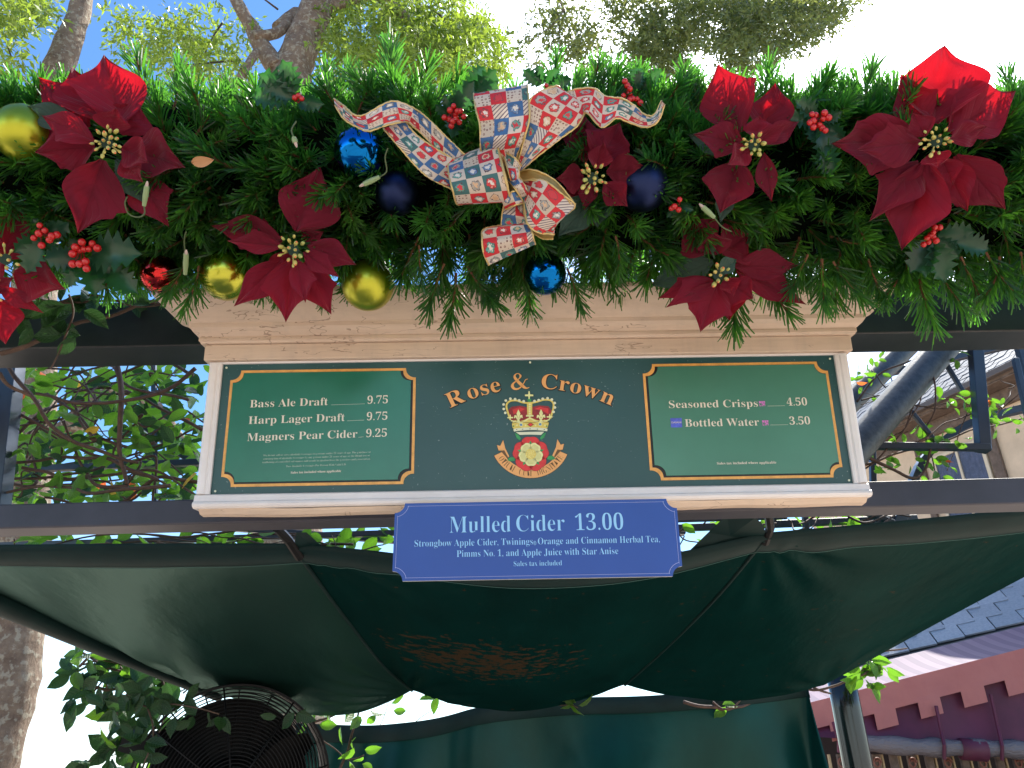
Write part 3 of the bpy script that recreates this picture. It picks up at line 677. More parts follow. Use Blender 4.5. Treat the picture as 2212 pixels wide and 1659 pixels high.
# ------------------------------------------------------------------ REAR DRAPE
drape = thing('green_drape', 'dark green curtain hanging in folds below the back of the canopy', 'drape', P(1250, 1640, 3.0))
top = catmull([P(u, v, 2.95) for u, v in ((640, 1563), (763, 1567), (888, 1561), (1028, 1532), (1160, 1512), (1286, 1506), (1411, 1503), (1611, 1487), (1722, 1470), (1750, 1472))], 120)
V = []; nr = 26
for i, p in enumerate(top):
    x = i/119
    for j in range(nr+1):
        t = j/nr; z = p[2]-(p[2]-.15)*t
        s_ = (.35+.65*min(1, t*2.2))
        fy = .075*sin(x*40+3.2*sin(t*2.2+x*4))*s_*(.3+.7*abs(sin(x*5)))+.07*sin(x*15+t*6)*s_+.05*mnoise.noise(Vector((x*9, t*3, 4)))*t
        sw = -.16*sin(pi*min(1, t*1.1))*(x-.5)
        V.append((p[0]+.05*t*(x-.2)+.02*sin(x*30+t*3), p[1]+fy+abs(sw)*.2, z))
DV = V
mk('curtain', V, [(i*(nr+1)+j, (i+1)*(nr+1)+j, (i+1)*(nr+1)+j+1, i*(nr+1)+j+1) for i in range(119) for j in range(nr)], MAT['drape'], drape, root=drape, smooth=True)
V = []
for i, p in enumerate(top):
    c_ = [Vector(DV[i*(nr+1)+q_]) for q_ in (0, 2)]; f_ = .085/(c_[0].z-c_[1].z+1e-6)
    V += [c_[0]+Vector((0, -.004, .002)), c_[0].lerp(c_[1], f_)+Vector((0, -.012, 0)), c_[0].lerp(c_[1], f_)+Vector((0, -.002, -.003))]
mk('top_hem', V, [(3*i+j, 3*i+3+j, 3*i+4+j, 3*i+1+j) for i in range(119) for j in range(2)], MAT['hem'], drape, root=drape, smooth=True)

# ------------------------------------------------------------------ FAN
def fan():
    c = P(498, 1702, 1.75); d = (CAM-c).normalized(); d = (d+Vector((.05, 0, -.10))).normalized()
    R = 208/F_*depth(c); z = d; x = Vector((0, 0, 1)).cross(z).normalized(); y = z.cross(x)
    T = lambda a, b, e: c+x*a+y*b+z*e
    t = thing('drum_fan', 'large black caged fan under the left end of the canopy', 'fan', c)
    def ring(r, e, th, n=64): return tube([T(r*cos(2*pi*i/n), r*sin(2*pi*i/n), e) for i in range(n+1)], th, 5, cap=False)
    bm_ = MAT['blackmetal']
    for k in range(26):
        f = .12+.88*k/25; r = R*f; e = .16*(1-f*f)+.0
        mk('guard_ring', *ring(r, e, .0024), bm_, t, root=t)
    for k in range(8):
        a = 2*pi*k/8+.2
        mk('guard_spoke', *tube([T(R*f*cos(a), R*f*sin(a), .16*(1-f*f)+.004) for f in (.06, .3, .55, .8, 1.0)], .004, 5), bm_, t, root=t)
    for k in range(20):
        mk('rear_ring', *ring(R*(.25+.75*k/19), -.26-.05*(1-k/19), .0028), bm_, t, root=t)
    for k in range(16):
        a = 2*pi*k/16; mk('rear_spoke', *tube([T(R*.2*cos(a), R*.2*sin(a), -.31), T(R*cos(a), R*sin(a), -.265)], .0035, 5), bm_, t, root=t)
    n = 64; V = []; 
    for (rr, e) in ((R*1.012, .012), (R*1.02, -.10), (R*1.02, -.262), (R*.995, -.262), (R*.995, -.10), (R*.99, .010)):
        V += [T(rr*cos(2*pi*i/n), rr*sin(2*pi*i/n), e) for i in range(n)]
    Fc = [(j*n+i, j*n+(i+1) % n, ((j+1) % 6)*n+(i+1) % n, ((j+1) % 6)*n+i) for j in range(6) for i in range(n)]
    mk('housing', V, Fc, bm_, t, root=t, smooth=False)
    for k in range(3):
        a0 = 2*pi*k/3+.5; V = []
        for i in range(9):
            f = .18+.74*i/8; wd = .45*sin(pi*(.25+.65*i/8))
            for j in range(5):
                a = a0+wd*(j/4-.5)*1.3; V.append(T(R*f*cos(a), R*f*sin(a), -.10+.10*(j/4-.5)))
        mk('blade', V, [(i*5+j, i*5+j+1, i*5+6+j, i*5+5+j) for i in range(8) for j in range(4)], simple('dark_grey_blade', (.006, .006, .007), .5, spec=.2), t, root=t, smooth=True)
    mk('motor', *tube([T(0, 0, -.28), T(0, 0, -.22), T(0, 0, -.02), T(0, 0, .05)], [.06, .10, .10, .05], 20), bm_, t, root=t)
    mk('badge', *tube([T(0, 0, .165), T(0, 0, .172)], .05, 24), simple('fan_badge', (.012, .012, .013), .5), t, root=t)
    # hanging yoke and rod up to the canopy frame
    top = P(455, 1470, 2.3)
    mk('added_dark_backing', *tube([T(0, 0, -.318), T(0, 0, -.305)], R*.86, 48), bm_, t, root=t)  # black disc added to block the view through and darken the fan
    mk('hanger_rod', *tube([T(0, R*1.1, -.12), top+Vector((0, 0, .1))], .016, 8), bm_, t, root=t)
    V, Fc = box8([T(-R*.98+dx, R*.42+dy, dz) for dz in (-.2, .02) for dx, dy in ((-.06, -.02), (.04, -.05), (.06, .02), (-.04, .05))])
    mk('bracket', V, Fc, MAT['blackmetal'], t, root=t)
fan()
# ------------------------------------------------------------------ black post bottom right
pt = thing('support_post', 'round black steel post standing beside the right edge of the green curtain', 'post', (P(1850, 1640, 3.2).x+.05, 3.2, 0))
pc = P(1820, 1540, 3.2); pr = 30/F_*depth(pc)
pbx = pc.x+.03
mk('shaft', *tube([(pbx, 3.2, z) for z in (.02, .6, 1.2, 1.8, pc.z+.30)], pr, 28), simple('glossy_black_post', (.006, .006, .007), .18, spec=.6), pt, root=pt, smooth=True)
mk('base_plate', *abox(pbx-.14, pbx+.14, 3.06, 3.34, .004, .02), MAT['blackmetal'], pt, root=pt)

#@@PART2
# ------------------------------------------------------------------ GARLAND
LEAFN = 0
GY, GR_ = -.33, .225
GA0 = P(100, 392, GY); GA1 = P(2112, 412, GY)
def gaxis(x):
    t = (x-GA0.x)/(GA1.x-GA0.x); return Vector((x, GY, GA0.z+(GA1.z-GA0.z)*t))
def gsurf(u, v, R):            # front of a cylinder of radius R round the garland's axis
    d = ray(u, v); t = (GY-CAM.y)/d.y
    for _ in range(3):
        x = (CAM+d*t).x; c = gaxis(x); dy, dz = d.y, d.z; oy, oz = CAM.y-c.y, CAM.z-c.z
        A = dy*dy+dz*dz; B = oy*dy+oz*dz; Cc = oy*oy+oz*oz-R*R; D = B*B-A*Cc
        t = (-B-sqrt(D))/A if D > 0 else -B/A
    p = CAM+d*t
    if D <= 0: p = p + (gaxis(p.x)-p).normalized()*0
    return p
MAT['needle'] = leafmat('pine_needle_green', [(0, (.0018, .012, .010)), (.5, (.003, .021, .015)), (.85, (.008, .036, .020)), (1, (.030, .046, .016))], (.22, .72, .05), .38, .38, .5)
MAT['twig'] = simple('brown_twig', (.15, .060, .028), .8, var=.3, scale=40)
MAT['core'] = simple('garland_inner_shade', (.0015, .004, .002), 1.0, spec=.05, bump=1, bs=90, bd=.01)
def pine_tip(seed, L=.105, n=84, nl=.064):
    r = random.Random(seed); V, Fc, fm = [], [], []
    bend = Vector((r.uniform(-.25, .25), 0, r.uniform(-.25, .25)))
    def ax(t): return Vector((bend.x*t*t*L, t*L, bend.z*t*t*L))
    tv, tf = tube([ax(t) for t in (0, .35, .7, .97)], [.0034, .0030, .0026, .0018], 4)
    V += tv; Fc += tf; fm += [1]*len(tf)
    for i in range(n):
        t = .06+.94*(i+.5)/n; a = i*2.39996+r.uniform(-.3, .3); p = ax(t)
        op = r.uniform(.50, 1.0)*(1-.45*t); d = Vector((cos(a)*sin(op), cos(op), sin(a)*sin(op))); d = (d+bend*t*.8).normalized()
        l = nl*r.uniform(.75, 1.1)*(1-.25*t); s = d.orthogonal(); s.rotate(Matrix.Rotation(r.uniform(0, pi), 3, d)); s = s.normalized()*.0018
        q = p+d*l*.55+Vector((0, .001, 0)); e = p+d*l+(d.orthogonal()*r.uniform(-.004, .004)); o = len(V)
        V += [p-s*.6, p+s*.6, q+s, q-s, e+s*.7, e-s*.7]; Fc += [(o, o+1, o+2, o+3), (o+3, o+2, o+4, o+5)]; fm += [0, 0]
    return V, Fc, fm
TIPS = [pine_tip(i) for i in range(6)]
TIPM = [mesh_data('pine_tip', V, Fc, None, mats=[MAT['needle'], MAT['twig']], fm=fm) for V, Fc, fm in TIPS]
garland = thing('pine_garland', 'thick green artificial pine garland draped along the top beam above the sign', 'garland', gaxis(0))
# lumpy filler tube, the garland's inner shade put into its near-black colour
V = []; xs = np.linspace(-2.1, 2.15, 90)
for x in xs:
    c = gaxis(x)
    for k in range(18):
        a = 2*pi*k/18; r = .155+.035*mnoise.noise(Vector((x*4, a, 0)))
        V.append((x, c.y+r*cos(a), c.z+.01+r*sin(a)))
mk('garland_shade_filler', V, [(i*18+k, (i+1)*18+k, (i+1)*18+(k+1) % 18, i*18+(k+1) % 18) for i in range(89) for k in range(18)], MAT['core'], garland, root=garland, smooth=True)
tips = []
rg = random.Random(3)
def add_tip(x, a, rr, s=1., along=None, vi=None):
    c = gaxis(x); o = Vector((0, cos(a), sin(a))); p = c+o*rr
    ax = along or (o*1.0+Vector((rg.uniform(-.95, .95), rg.uniform(-.35, .35), rg.uniform(-.55, .25)))).normalized()
    tips.append((orient(p, ax, Vector((rg.uniform(-1, 1), rg.uniform(-1, 1), rg.uniform(-1, 1))), s), rg.randrange(6), p+ax*.1))
for i in range(2500):
    x = rg.uniform(-2.0, 2.05); a = rg.uniform(0, 2*pi)
    # angle: pi = towards the camera, pi/2 = up
    if cos(a) > .35 and rg.random() < .55: continue
    rr = rg.uniform(.10, .19)*(.93 if sin(a) < -.3 else 1.0-.28*max(0, sin(a))**2)
    add_tip(x, a, rr, rg.uniform(.88, 1.15))
# springs standing up along the skyline and hanging over the cornice, where they are in the photo
tips = [t for t in tips if px(t[2])[1] < 622 or rg.random() < .16]
tips = [t for t in tips if px(t[2])[1] > 188+75*mnoise.noise(Vector((px(t[2])[0]*.013, 3.3, 0)))]
for (u, v, du, dv, s) in ((250, 205, -5, -1, 1.3), (330, 190, -1, -3, 1.3), (375, 175, 1, -3, 1.1), (420, 235, 2, -3, 1.1), (545, 210, -1, -3, .8), (690, 180, 1, -3, 1.1), (720, 170, 1, -2, 1.1), (850, 175, -.3, -3, 1.5), (885, 200, 1, -3, 1.3), (900, 210, 2, -2, 1.1), (975, 230, 1, -3, .9), (1195, 165, 0, -3, 1.1), (1215, 185, 1, -2, 1.0), (1270, 180, .5, -3, 1.1), (1290, 175, 1.2, -3, 1.), (1395, 215, -.5, -3, .9), (1475, 205, .5, -3, 1.2), (1500, 195, 1, -3, 1.), (1740, 215, -.7, -3, 1.1), (1755, 205, .6, -3, 1.1), (1860, 215, 0, -3, 1.35), (1885, 225, 1, -3, 1.1), (2070, 190, 0, -3, .9), (2190, 190, 0, -3, 1.1), (1950, 205, -1, -3, 1.), (40, 200, -1, -2, .9), (150, 225, -1, -3, .9)):
    p = gsurf(u, v+62, .18); s *= .84; q = Q(u+du*12, v+62+dv*12, depth(p)+.005); tips.append((orient(p, q-p, Vector((rg.uniform(-1, 1), -1, rg.uniform(-1, 1))), s*1.02), rg.randrange(6), q))
for (u, v, du, dv, s) in ((985, 590, 0, 1, 1.15), (960, 570, -1, 2, 1.), (1010, 575, 1, 2, 1.), (1140, 590, 0, 1, .95), (1110, 580, -1, 2, .8), (1225, 580, 1, 2, .9), (1585, 600, 0, 1, 1.25), (1570, 590, -.4, 1, 1.), (1640, 590, .6, 1, 1.1), (1775, 560, 0, 1, 1.1), (1800, 565, 1, 2, 1.), (1745, 550, -1, 2, .9), (1985, 580, 0, 1, 1.25), (1960, 570, -1, 2, 1.), (2020, 570, 1, 2, 1.1), (2075, 555, 1, 2, 1.), (2160, 555, 0, 1, 1.0), (2205, 545, 0, 1, .9), (430, 575, 0, 1, 1.), (400, 570, -.4, 1, .8), (1875, 560, .3, 1, .9), (590, 600, 0, 1, .6), (700, 610, 0, 1, .6), (2130, 545, 1, 2, 1.), (1330, 510, .4, 1, .8), (240, 540, 1, 2, .8), (905, 530, 0, 1, .8)):
    p = gsurf(u, v, .235); q = Q(u+du*12, v+dv*12, depth(p)-.004); tips.append((orient(p, q-p, Vector((rg.uniform(-1, 1), -1, rg.uniform(-1, 1))), s*.98), rg.randrange(6), q))
PROT = [(231, 308, 150, .0), (633, 540, 115, 0), (630, 430, 60, 0), (1280, 385, 95, 0), (1628, 305, 100, 0), (1560, 400, 50, 0), (1580, 200, 60, 0), (2022, 305, 165, 0), (1950, 450, 90, 0), (1552, 610, 110, 0), (1640, 600, 60, 0), (1545, 505, 70, 0), (0, 590, 90, 0), (40, 690, 60, 0),
        (52, 288, 62, 0), (490, 594, 50, 0), (795, 616, 50, 0), (345, 592, 36, 0), (778, 330, 48, 0), (1177, 592, 40, 0), (1388, 402, 48, 0), (858, 425, 36, 0),
        (980, 247, 34, 0), (98, 508, 40, 0), (182, 545, 60, 0), (270, 570, 50, 0), (1768, 262, 34, 0), (2014, 510, 34, 0), (1362, 200, 34, 0), (645, 212, 24, 0), (1465, 442, 22, 0), (2105, 510, 30, 0), (414, 350, 22, 0), (312, 430, 20, 0), (400, 572, 18, 0), (803, 390, 22, 0), (1530, 458, 18, 0),
        (760, 240, 40, 1), (860, 250, 45, 1), (930, 310, 50, 1), (1000, 370, 60, 1), (1080, 240, 70, 1), (1090, 330, 60, 1), (1040, 390, 60, 1), (1120, 430, 60, 1), (1190, 260, 60, 1), (1240, 220, 50, 1), (1310, 235, 45, 1), (1390, 245, 45, 1), (1190, 430, 60, 1), (1100, 520, 60, 1)]
def keep(t):
    u, v = px(t[2]); d = depth(t[2])
    for (a, b, r, k_) in PROT:
        if hypot(u-a, v-b) < r*(1.0 if k_ else 1.0)+10 and d < depth(gsurf(a, b, .262))+.005: return False
    return True
tips = [t for t in tips if keep(t)]
tips.sort(key=lambda t: (CAM-t[2]).length + (0 if abs(px(t[2])[0]-1106) < 1120 else 9))
for (m, vi, _) in tips[:298]: inst('pine_sprig', TIPM[vi], m, garland, garland)
VV, FF, FM = [], [], []; off = 0
for (m, vi, _) in tips[298:]:
    V, Fc, fm = TIPS[vi]; A = np.array([v[:] for v in V]); Mx = np.array(m); A = A@Mx[:3, :3].T+Mx[:3, 3]
    VV.append(A); FF += [tuple(i+off for i in f) for f in Fc]; FM += fm; off += len(A)
mk('inner_sprigs', np.concatenate(VV), FF, None, garland, root=garland, kind='stuff', mats=[MAT['needle'], MAT['twig']], fm=FM)

# ------------------------------------------------------------------ POINSETTIAS
def m_petal(name, c1, c2, tc, tf):
    k = NB(name); uv = k.add('ShaderNodeTexCoord').outputs['UV']; sp = k.add('ShaderNodeSeparateXYZ'); k.l(uv, sp.inputs[0])
    oi = k.add('ShaderNodeObjectInfo').outputs['Random']
    f = k.noise(k.coord('Object'), 22, 5, .65); base = k.mix(f, c1, c2)
    base = k.mix(k.math('MULTIPLY', oi, .35), base, tuple(x*.6 for x in c1))
    k.b.inputs['Roughness'].default_value = .75; k.b.inputs['Specular IOR Level'].default_value = .22
    try: k.b.inputs['Sheen Weight'].default_value = .14; k.b.inputs['Sheen Roughness'].default_value = .5
    except Exception: pass
    av = k.math('ABSOLUTE', sp.outputs[1])
    ph = k.math('MULTIPLY', k.math('SUBTRACT', sp.outputs[0], k.math('MULTIPLY', av, .40)), 25)
    vein = k.math('POWER', k.math('ABSOLUTE', k.math('SINE', ph)), 16)
    mid = k.math('SUBTRACT', 1, k.math('MINIMUM', 1, k.math('MULTIPLY', av, 14)))
    base = k.mix(k.math('MULTIPLY', k.math('MAXIMUM', k.math('MULTIPLY', vein, .35), mid), .30), base, tuple(x*.35 for x in c1)); k.col(base)
    h = k.math('SUBTRACT', k.math('MULTIPLY', k.noise(k.coord('Object'), 260, 3), .12), k.math('ADD', k.math('MULTIPLY', vein, .5), k.math('MULTIPLY', mid, 1.0)))
    k.bump(h, .50, .004); k.translucent(tc, tf); return k.m
MAT['petal'] = m_petal('crimson_velvet_petal', (.115, .0025, .017), (.170, .005, .027), (.95, .012, .025), .24)
MAT['gleaf'] = m_petal('dark_green_cloth_leaf', (.035, .075, .06), (.05, .095, .075), (.08, .25, .08), .2)
MAT['bud'] = leafmat('yellow_green_bud', [(0, (.50, .46, .12)), (.5, (.62, .52, .16)), (1, (.40, .46, .14))], (.6, .5, .1), .1, .6)
MAT['budtip'] = simple('orange_bud_tip', (.72, .20, .07), .6)
def petal_mesh(base, tip, wd, seed, mat, root, name, bulge=.10, fold=.20, teeth=0, droop=0.):
    r = random.Random(seed); L = tip-base; ln = L.length; Y = L/ln
    N = (CAM-(base+tip)/2).normalized(); N = (N-Y*N.dot(Y)).normalized(); X = Y.cross(N)
    nu, nv = 22, 12; V, UV = [], []; tw = r.uniform(-.35, .35); ph = r.uniform(0, 6); asym = r.uniform(-.12, .12); pk_ = r.uniform(.42, .54)
    tl = [(pk_+.06, r.choice((-1, 1)), r.uniform(.20, .32)), (pk_+r.uniform(.16, .24), r.choice((-1, 1)), r.uniform(.16, .24))][:teeth]
    for i in range(nu+1):
        s = i/nu; w_ = (sin(pi*min(.5, s*.5/pk_)))**.85 if s < pk_ else (1-((s-pk_)/(1-pk_)))**1.08*(1-.24*sin(pi*min(1, (s-pk_)/(1-pk_)))+.24*sin(pi*min(1, (s-pk_)/(1-pk_)))*(1-(s-pk_)/(1-pk_))*2)
        w_ = max(w_, .10*(1-s)); 
        for j in range(nv+1):
            t = 2*j/nv-1; wm = w_
            for (ts, sg, am) in tl:
                if sg*t > 0: wm += am*max(0, 1-abs(s-ts)/(.10 if s < ts else .045))**1.3*abs(t)**2.5
            x = t*wm*wd/2*(1+asym*np.sign(t)); 
            z = bulge*ln*sin(pi*s*.95)-fold*wd*(1-abs(t))**1.0*w_*.5+droop*ln*s*s
            z += .050*wd*sin(s*8+ph+t*2)*abs(t)+.05*wd*mnoise.noise(Vector((s*4, t*2, seed)))*2
            z += tw*x*s*.9
            V.append(base+Y*(s*ln)+X*x+N*z); UV.append((s, t))
    Fc = [(i*(nv+1)+j, i*(nv+1)+j+1, (i+1)*(nv+1)+j+1, (i+1)*(nv+1)+j) for i in range(nu) for j in range(nv)]
    return mk(name, V, Fc, mat, root, uv=UV, smooth=True, root=root)
budV, budF = sphere_data(8, 6); budV = [(x*.5, y*.5, z) for x, y, z in budV]
BUDM = mesh_data('bud', budV, budF, MAT['bud'], smooth=True)
tipV, tipF = sphere_data(6, 4)
TIPB = mesh_data('bud_tip', [(x*.25, y*.25, z*.35) for x, y, z in tipV], tipF, MAT['budtip'], smooth=True)
def poinsettia(label, c, dcen, petals, nb=17, seed=0, offc=0., bud_r=36):
    """c centre in the picture, dcen distance; petals: (tip u, tip v, width, layer, kind)"""
    cen = Q(c[0], c[1], dcen); fl = thing('poinsettia', label, 'poinsettia', cen, 'red cloth poinsettias on the garland')
    r = random.Random(seed)
    for i, pt_ in enumerate(petals):
        tu, tv, wd, lay, kind = pt_[:5]; bu, bv = pt_[5:7] if len(pt_) > 5 else (c[0]+(tu-c[0])*.05, c[1]+(tv-c[1])*.05)
        back = .022*lay; d0 = dcen+.004+back*.8; d1 = dcen+back-r.uniform(-.015, .02)
        base = Q(bu, bv, d0); tip = Q(tu, tv, d1+(.02 if kind == 'g' else -.01)); wm = wd/F_*dcen*1.08
        ln = (tip-base).length
        petal_mesh(base, tip, wm, seed*31+i, MAT['petal' if kind == 'r' else 'gleaf'], fl, 'petal' if kind == 'r' else 'leaf', bulge=r.uniform(.06, .14), fold=r.uniform(.16, .50), teeth=(r.choice((0, 1, 1, 2)) if (kind == 'r' and ln > .09) else 0))
    up = UP; rt = RT; to = (CAM-cen).normalized()
    for i in range(nb):
        a = i*2.4+r.uniform(-.3, .3); rr = bud_r/F_*dcen*sqrt((i+.3)/nb)*.95; s = r.uniform(.70, 1.20)*.0090*dcen/1.8
        p = cen+rt*(rr*cos(a))+up*(rr*sin(a))+to*(.022+r.uniform(-.004, .008)); ax = (to+rt*cos(a)*.75*rr/.03+up*sin(a)*.75*rr/.03).normalized()
        z = ax; x = z.orthogonal().normalized(); m = frame(p, x, z.cross(x), z, s)
        b = inst('bud', BUDM, m, fl, fl)
        if r.random() < .6: inst('bud_tip', TIPB, frame(p+z*s*.95, x, z.cross(x), z, s), fl, fl)
        if i % 3 == 0: mk('bud_stem', *tube([cen-to*.02, p], .0016, 5), MAT['bud'], fl, root=fl)
    mk('calyx', *tube([cen-to*.05, cen-to*.02, cen+to*.006], [.004, .009, .012], 8), MAT['gleaf'], fl, root=fl)
    return fl
def gd(u, v, R=.275): return depth(gsurf(u, v, R+.035))
R_, G_ = 'r', 'g'
poinsettia('large red poinsettia at the far left, covering part of a lime gold bauble', (231, 308), gd(231, 308, .30),
  [(226, 121, 135, 3, R_, 262, 270), (160, 150, 120, 4, R_, 215, 260), (86, 170, 110, 5, R_, 190, 275), (300, 222, 90, 4.5, R_, 262, 290), (32, 247, 60, 5, R_, 150, 310), (40, 232, 55, 3.5, G_, 190, 280), (92, 250, 62, 1, R_, 205, 306), (76, 328, 92, 2.5, R_, 205, 318), (250, 232, 70, 2, R_, 240, 285), (400, 363, 105, 3.5, R_, 280, 320), (322, 352, 70, .5, R_, 262, 318), (330, 452, 60, 3, G_, 250, 345), (168, 505, 118, 2.2, R_, 222, 345), (366, 492, 88, 5, R_, 300, 380), (310, 395, 55, 1.2, R_, 262, 345)], 20, 1)
poinsettia('red poinsettia hanging over the left end of the cornice between two lime gold baubles', (633, 540), gd(633, 540, .29),
  [(692, 358, 130, 3, R_, 640, 500), (457, 487, 70, 3, R_, 610, 520), (520, 470, 46, 4, R_, 600, 515), (490, 520, 46, 1.8, R_, 612, 532), (505, 662, 66, 3, R_, 610, 560), (617, 697, 88, 2, R_, 630, 560), (716, 680, 70, 3.5, R_, 660, 565), (770, 572, 62, 2.6, R_, 665, 530), (735, 600, 44, 1.2, R_, 655, 545), (660, 655, 50, 1.0, R_, 640, 560), (700, 500, 44, 4.2, R_, 650, 520), (575, 610, 50, 4, R_)], 16, 2)
poinsettia('dark red poinsettia beside the ribbon bow with a dark blue bauble at its right', (1280, 385), gd(1280, 385, .262),
  [(1262, 248, 82, 3.6, R_, 1262, 350), (1340, 264, 96, 3, R_, 1295, 355), (1304, 308, 52, 1, R_, 1285, 365), (1403, 365, 70, 2.4, R_, 1310, 372), (1356, 447, 58, 2, R_, 1305, 395), (1200, 385, 62, 3, R_, 1262, 385), (1215, 425, 46, 4, R_, 1262, 395), (1262, 455, 40, 3.2, R_), (1205, 512, 72, 3.8, G_, 1290, 420), (1290, 492, 60, 4.2, G_, 1292, 415)], 17, 3, bud_r=34)
poinsettia('narrow red poinsettia with sunlit top petal beside red holly berries', (1628, 312), gd(1628, 312, .285),
  [(1551, 140, 118, 3.4, R_, 1600, 285), (1676, 180, 92, 3.6, R_, 1650, 290), (1700, 210, 50, 4.5, R_, 1650, 300), (1497, 290, 70, 1.6, R_, 1605, 308), (1572, 357, 52, .6, R_, 1618, 320), (1482, 290, 50, 3.6, G_, 1600, 325), (1556, 461, 104, 3.4, R_, 1598, 345), (1725, 262, 46, 2.6, R_, 1650, 312), (1667, 437, 44, 2.6, R_, 1650, 330), (1700, 268, 34, 1.4, R_), (1556, 482, 40, 4.6, G_, 1580, 400), (1592, 440, 46, 4.2, G_, 1600, 370), (1640, 250, 58, 1, R_, 1636, 300)], 13, 4, bud_r=28)
poinsettia('largest red poinsettia at the far right with backlit petals standing against the white sky', (2022, 305), gd(2022, 305, .30),
  [(2040, 100, 168, 4, R_, 2018, 265), (2191, 198, 128, 3.6, R_, 2050, 285), (2133, 172, 84, 4.6, R_, 2050, 265), (1945, 160, 84, 4.8, R_, 1990, 280), (1795, 310, 118, 3, R_, 1985, 300), (1848, 324, 84, 1.2, R_, 1990, 305), (1947, 541, 132, 2.6, R_, 2000, 345), (1877, 478, 92, 4, R_, 1985, 350), (2090, 457, 84, 3, R_, 2035, 340), (2171, 452, 104, 3.6, R_, 2065, 335), (1970, 243, 56, .6, R_, 1998, 295), (2132, 274, 56, 1, R_, 2052, 302), (2025, 362, 56, .4, R_, 2018, 325), (2060, 400, 60, 2, R_, 2035, 345)], 18, 5)
poinsettia('drooping dark red poinsettia hanging over the right part of the cornice', (1552, 594), gd(1552, 594, .28),
  [(1465, 478, 96, 3, R_, 1545, 540), (1620, 508, 100, 2.6, R_, 1560, 545), (1540, 500, 70, 1.6, R_, 1550, 550), (1420, 645, 46, 3, R_, 1535, 600), (1437, 665, 50, 2.6, R_, 1540, 605), (1512, 718, 92, 2, R_, 1550, 610), (1576, 692, 76, 3, R_, 1565, 610), (1628, 645, 70, 1.8, R_, 1572, 610), (1725, 574, 66, 3, R_, 1585, 575), (1742, 658, 56, 3.4, R_, 1590, 585), (1405, 618, 88, 4.2, G_, 1540, 565), (1585, 640, 44, .8, R_, 1568, 600), (1590, 560, 36, .6, G_)], 9, 6, bud_r=26)
poinsettia('red poinsettia cut off by the left edge above the holly berries', (12, 560), gd(12, 560, .27),
  [(54, 432, 62, 2, R_, 12, 535), (142, 624, 96, 3, R_, 30, 585), (-30, 470, 60, 3, R_), (-60, 600, 60, 3, R_), (60, 520, 40, 4, R_)], 8, 7)
poinsettia('red poinsettia low at the left edge below the holly sprig', (-22, 625), gd(0, 625, .30),
  [(96, 678, 36, 1.6, R_, 0, 620), (12, 744, 84, 2, R_, -12, 640), (30, 600, 44, 1, R_), (-80, 700, 60, 3, R_)], 6, 8)

# ------------------------------------------------------------------ HOLLY
MAT['holly'] = leafmat('glossy_holly_leaf', [(0, (.010, .045, .028)), (1, (.020, .075, .040))], (.10, .45, .05), .2, .3, .45)
MAT['berry'] = simple('red_berry', (.46, .012, .012), .22, spec=.6)
MAT['rstem'] = simple('red_stem', (.30, .02, .02), .5)
def holly_leaf_mesh(seed):
    r = random.Random(seed); ns = 11; V, Fc = [], []
    for i in range(ns+1):
        s = i/ns; w_ = .36*sin(pi*min(1, .04+s*.97))**.6; sp = (i % 2 == 1); w2 = w_*(1.35 if sp else .72) if 0 < i < ns else .03*(1 if i == 0 else .2)
        for t in (-1, -.5, 0, .5, 1):
            x = t*w2; z = .16*abs(t)**2*w_/.36+(.06 if sp and abs(t) == 1 else 0)+.12*sin(s*pi)+r.uniform(-.01, .01)
            V.append((x, s+(.03 if sp and abs(t) == 1 else 0), z))
    Fc = [(i*5+j, i*5+j+1, i*5+6+j, i*5+5+j) for i in range(ns) for j in range(4)]
    return mesh_data('holly_leaf', V, Fc, MAT['holly'], smooth=True)
HLM = [holly_leaf_mesh(i) for i in range(3)]
BV, BF = sphere_data(12, 8); BERM = mesh_data('berry', BV, BF, MAT['berry'], smooth=True)
def holly(label, c, R, leaves, berries, br=7.5, seed=0):
    base = gsurf(c[0], c[1], R); dp = depth(base); t = thing('holly_sprig', label, 'holly sprig', base, 'holly sprigs with red berries on the garland'); r = random.Random(seed)
    for (u, v, wdt) in leaves:
        d0 = dp+r.uniform(.0, .02); a = Q(c[0]+(u-c[0])*.15, c[1]+(v-c[1])*.15, d0+.01) if abs(u-c[0])+abs(v-c[1]) < 140 else Q(c[0]+(u-c[0])*.45, c[1]+(v-c[1])*.45, d0)
        b = Q(u, v, d0-r.uniform(-.01, .02)); n = (CAM-a).normalized()+Vector((r.uniform(-.4, .4), 0, r.uniform(-.4, .4)))
        m = orient(a, b-a, n, 1); l = (b-a).length; inst('holly_leaf', HLM[r.randrange(3)], m @ Matrix.Diagonal((l*wdt, l, l*.8, 1)), t, t)
    bc = berries[0]; stem0 = Q(bc[0], bc[1]+6, dp+.01)
    for (u, v) in berries:
        p = Q(u, v, dp-.025+r.uniform(-.008, .008)); s = br/F_*dp*r.uniform(.88, 1.1)
        inst('berry', BERM, Matrix.Translation(p) @ Matrix.Scale(s, 4), t, t)
        mk('stem', *tube([stem0, (stem0+p)/2+Vector((0, .004, -.004)), p], .0014, 5), MAT['rstem'], t, root=t)
    return t
def bl_(cx, cy, n, sx, sy, seed):
    r = random.Random(seed); out = []
    while len(out) < n:
        p = (cx+r.uniform(-sx, sx), cy+r.uniform(-sy, sy))
        if all(hypot(p[0]-q[0], p[1]-q[1]) > 11 for q in out): out.append(p)
    return out
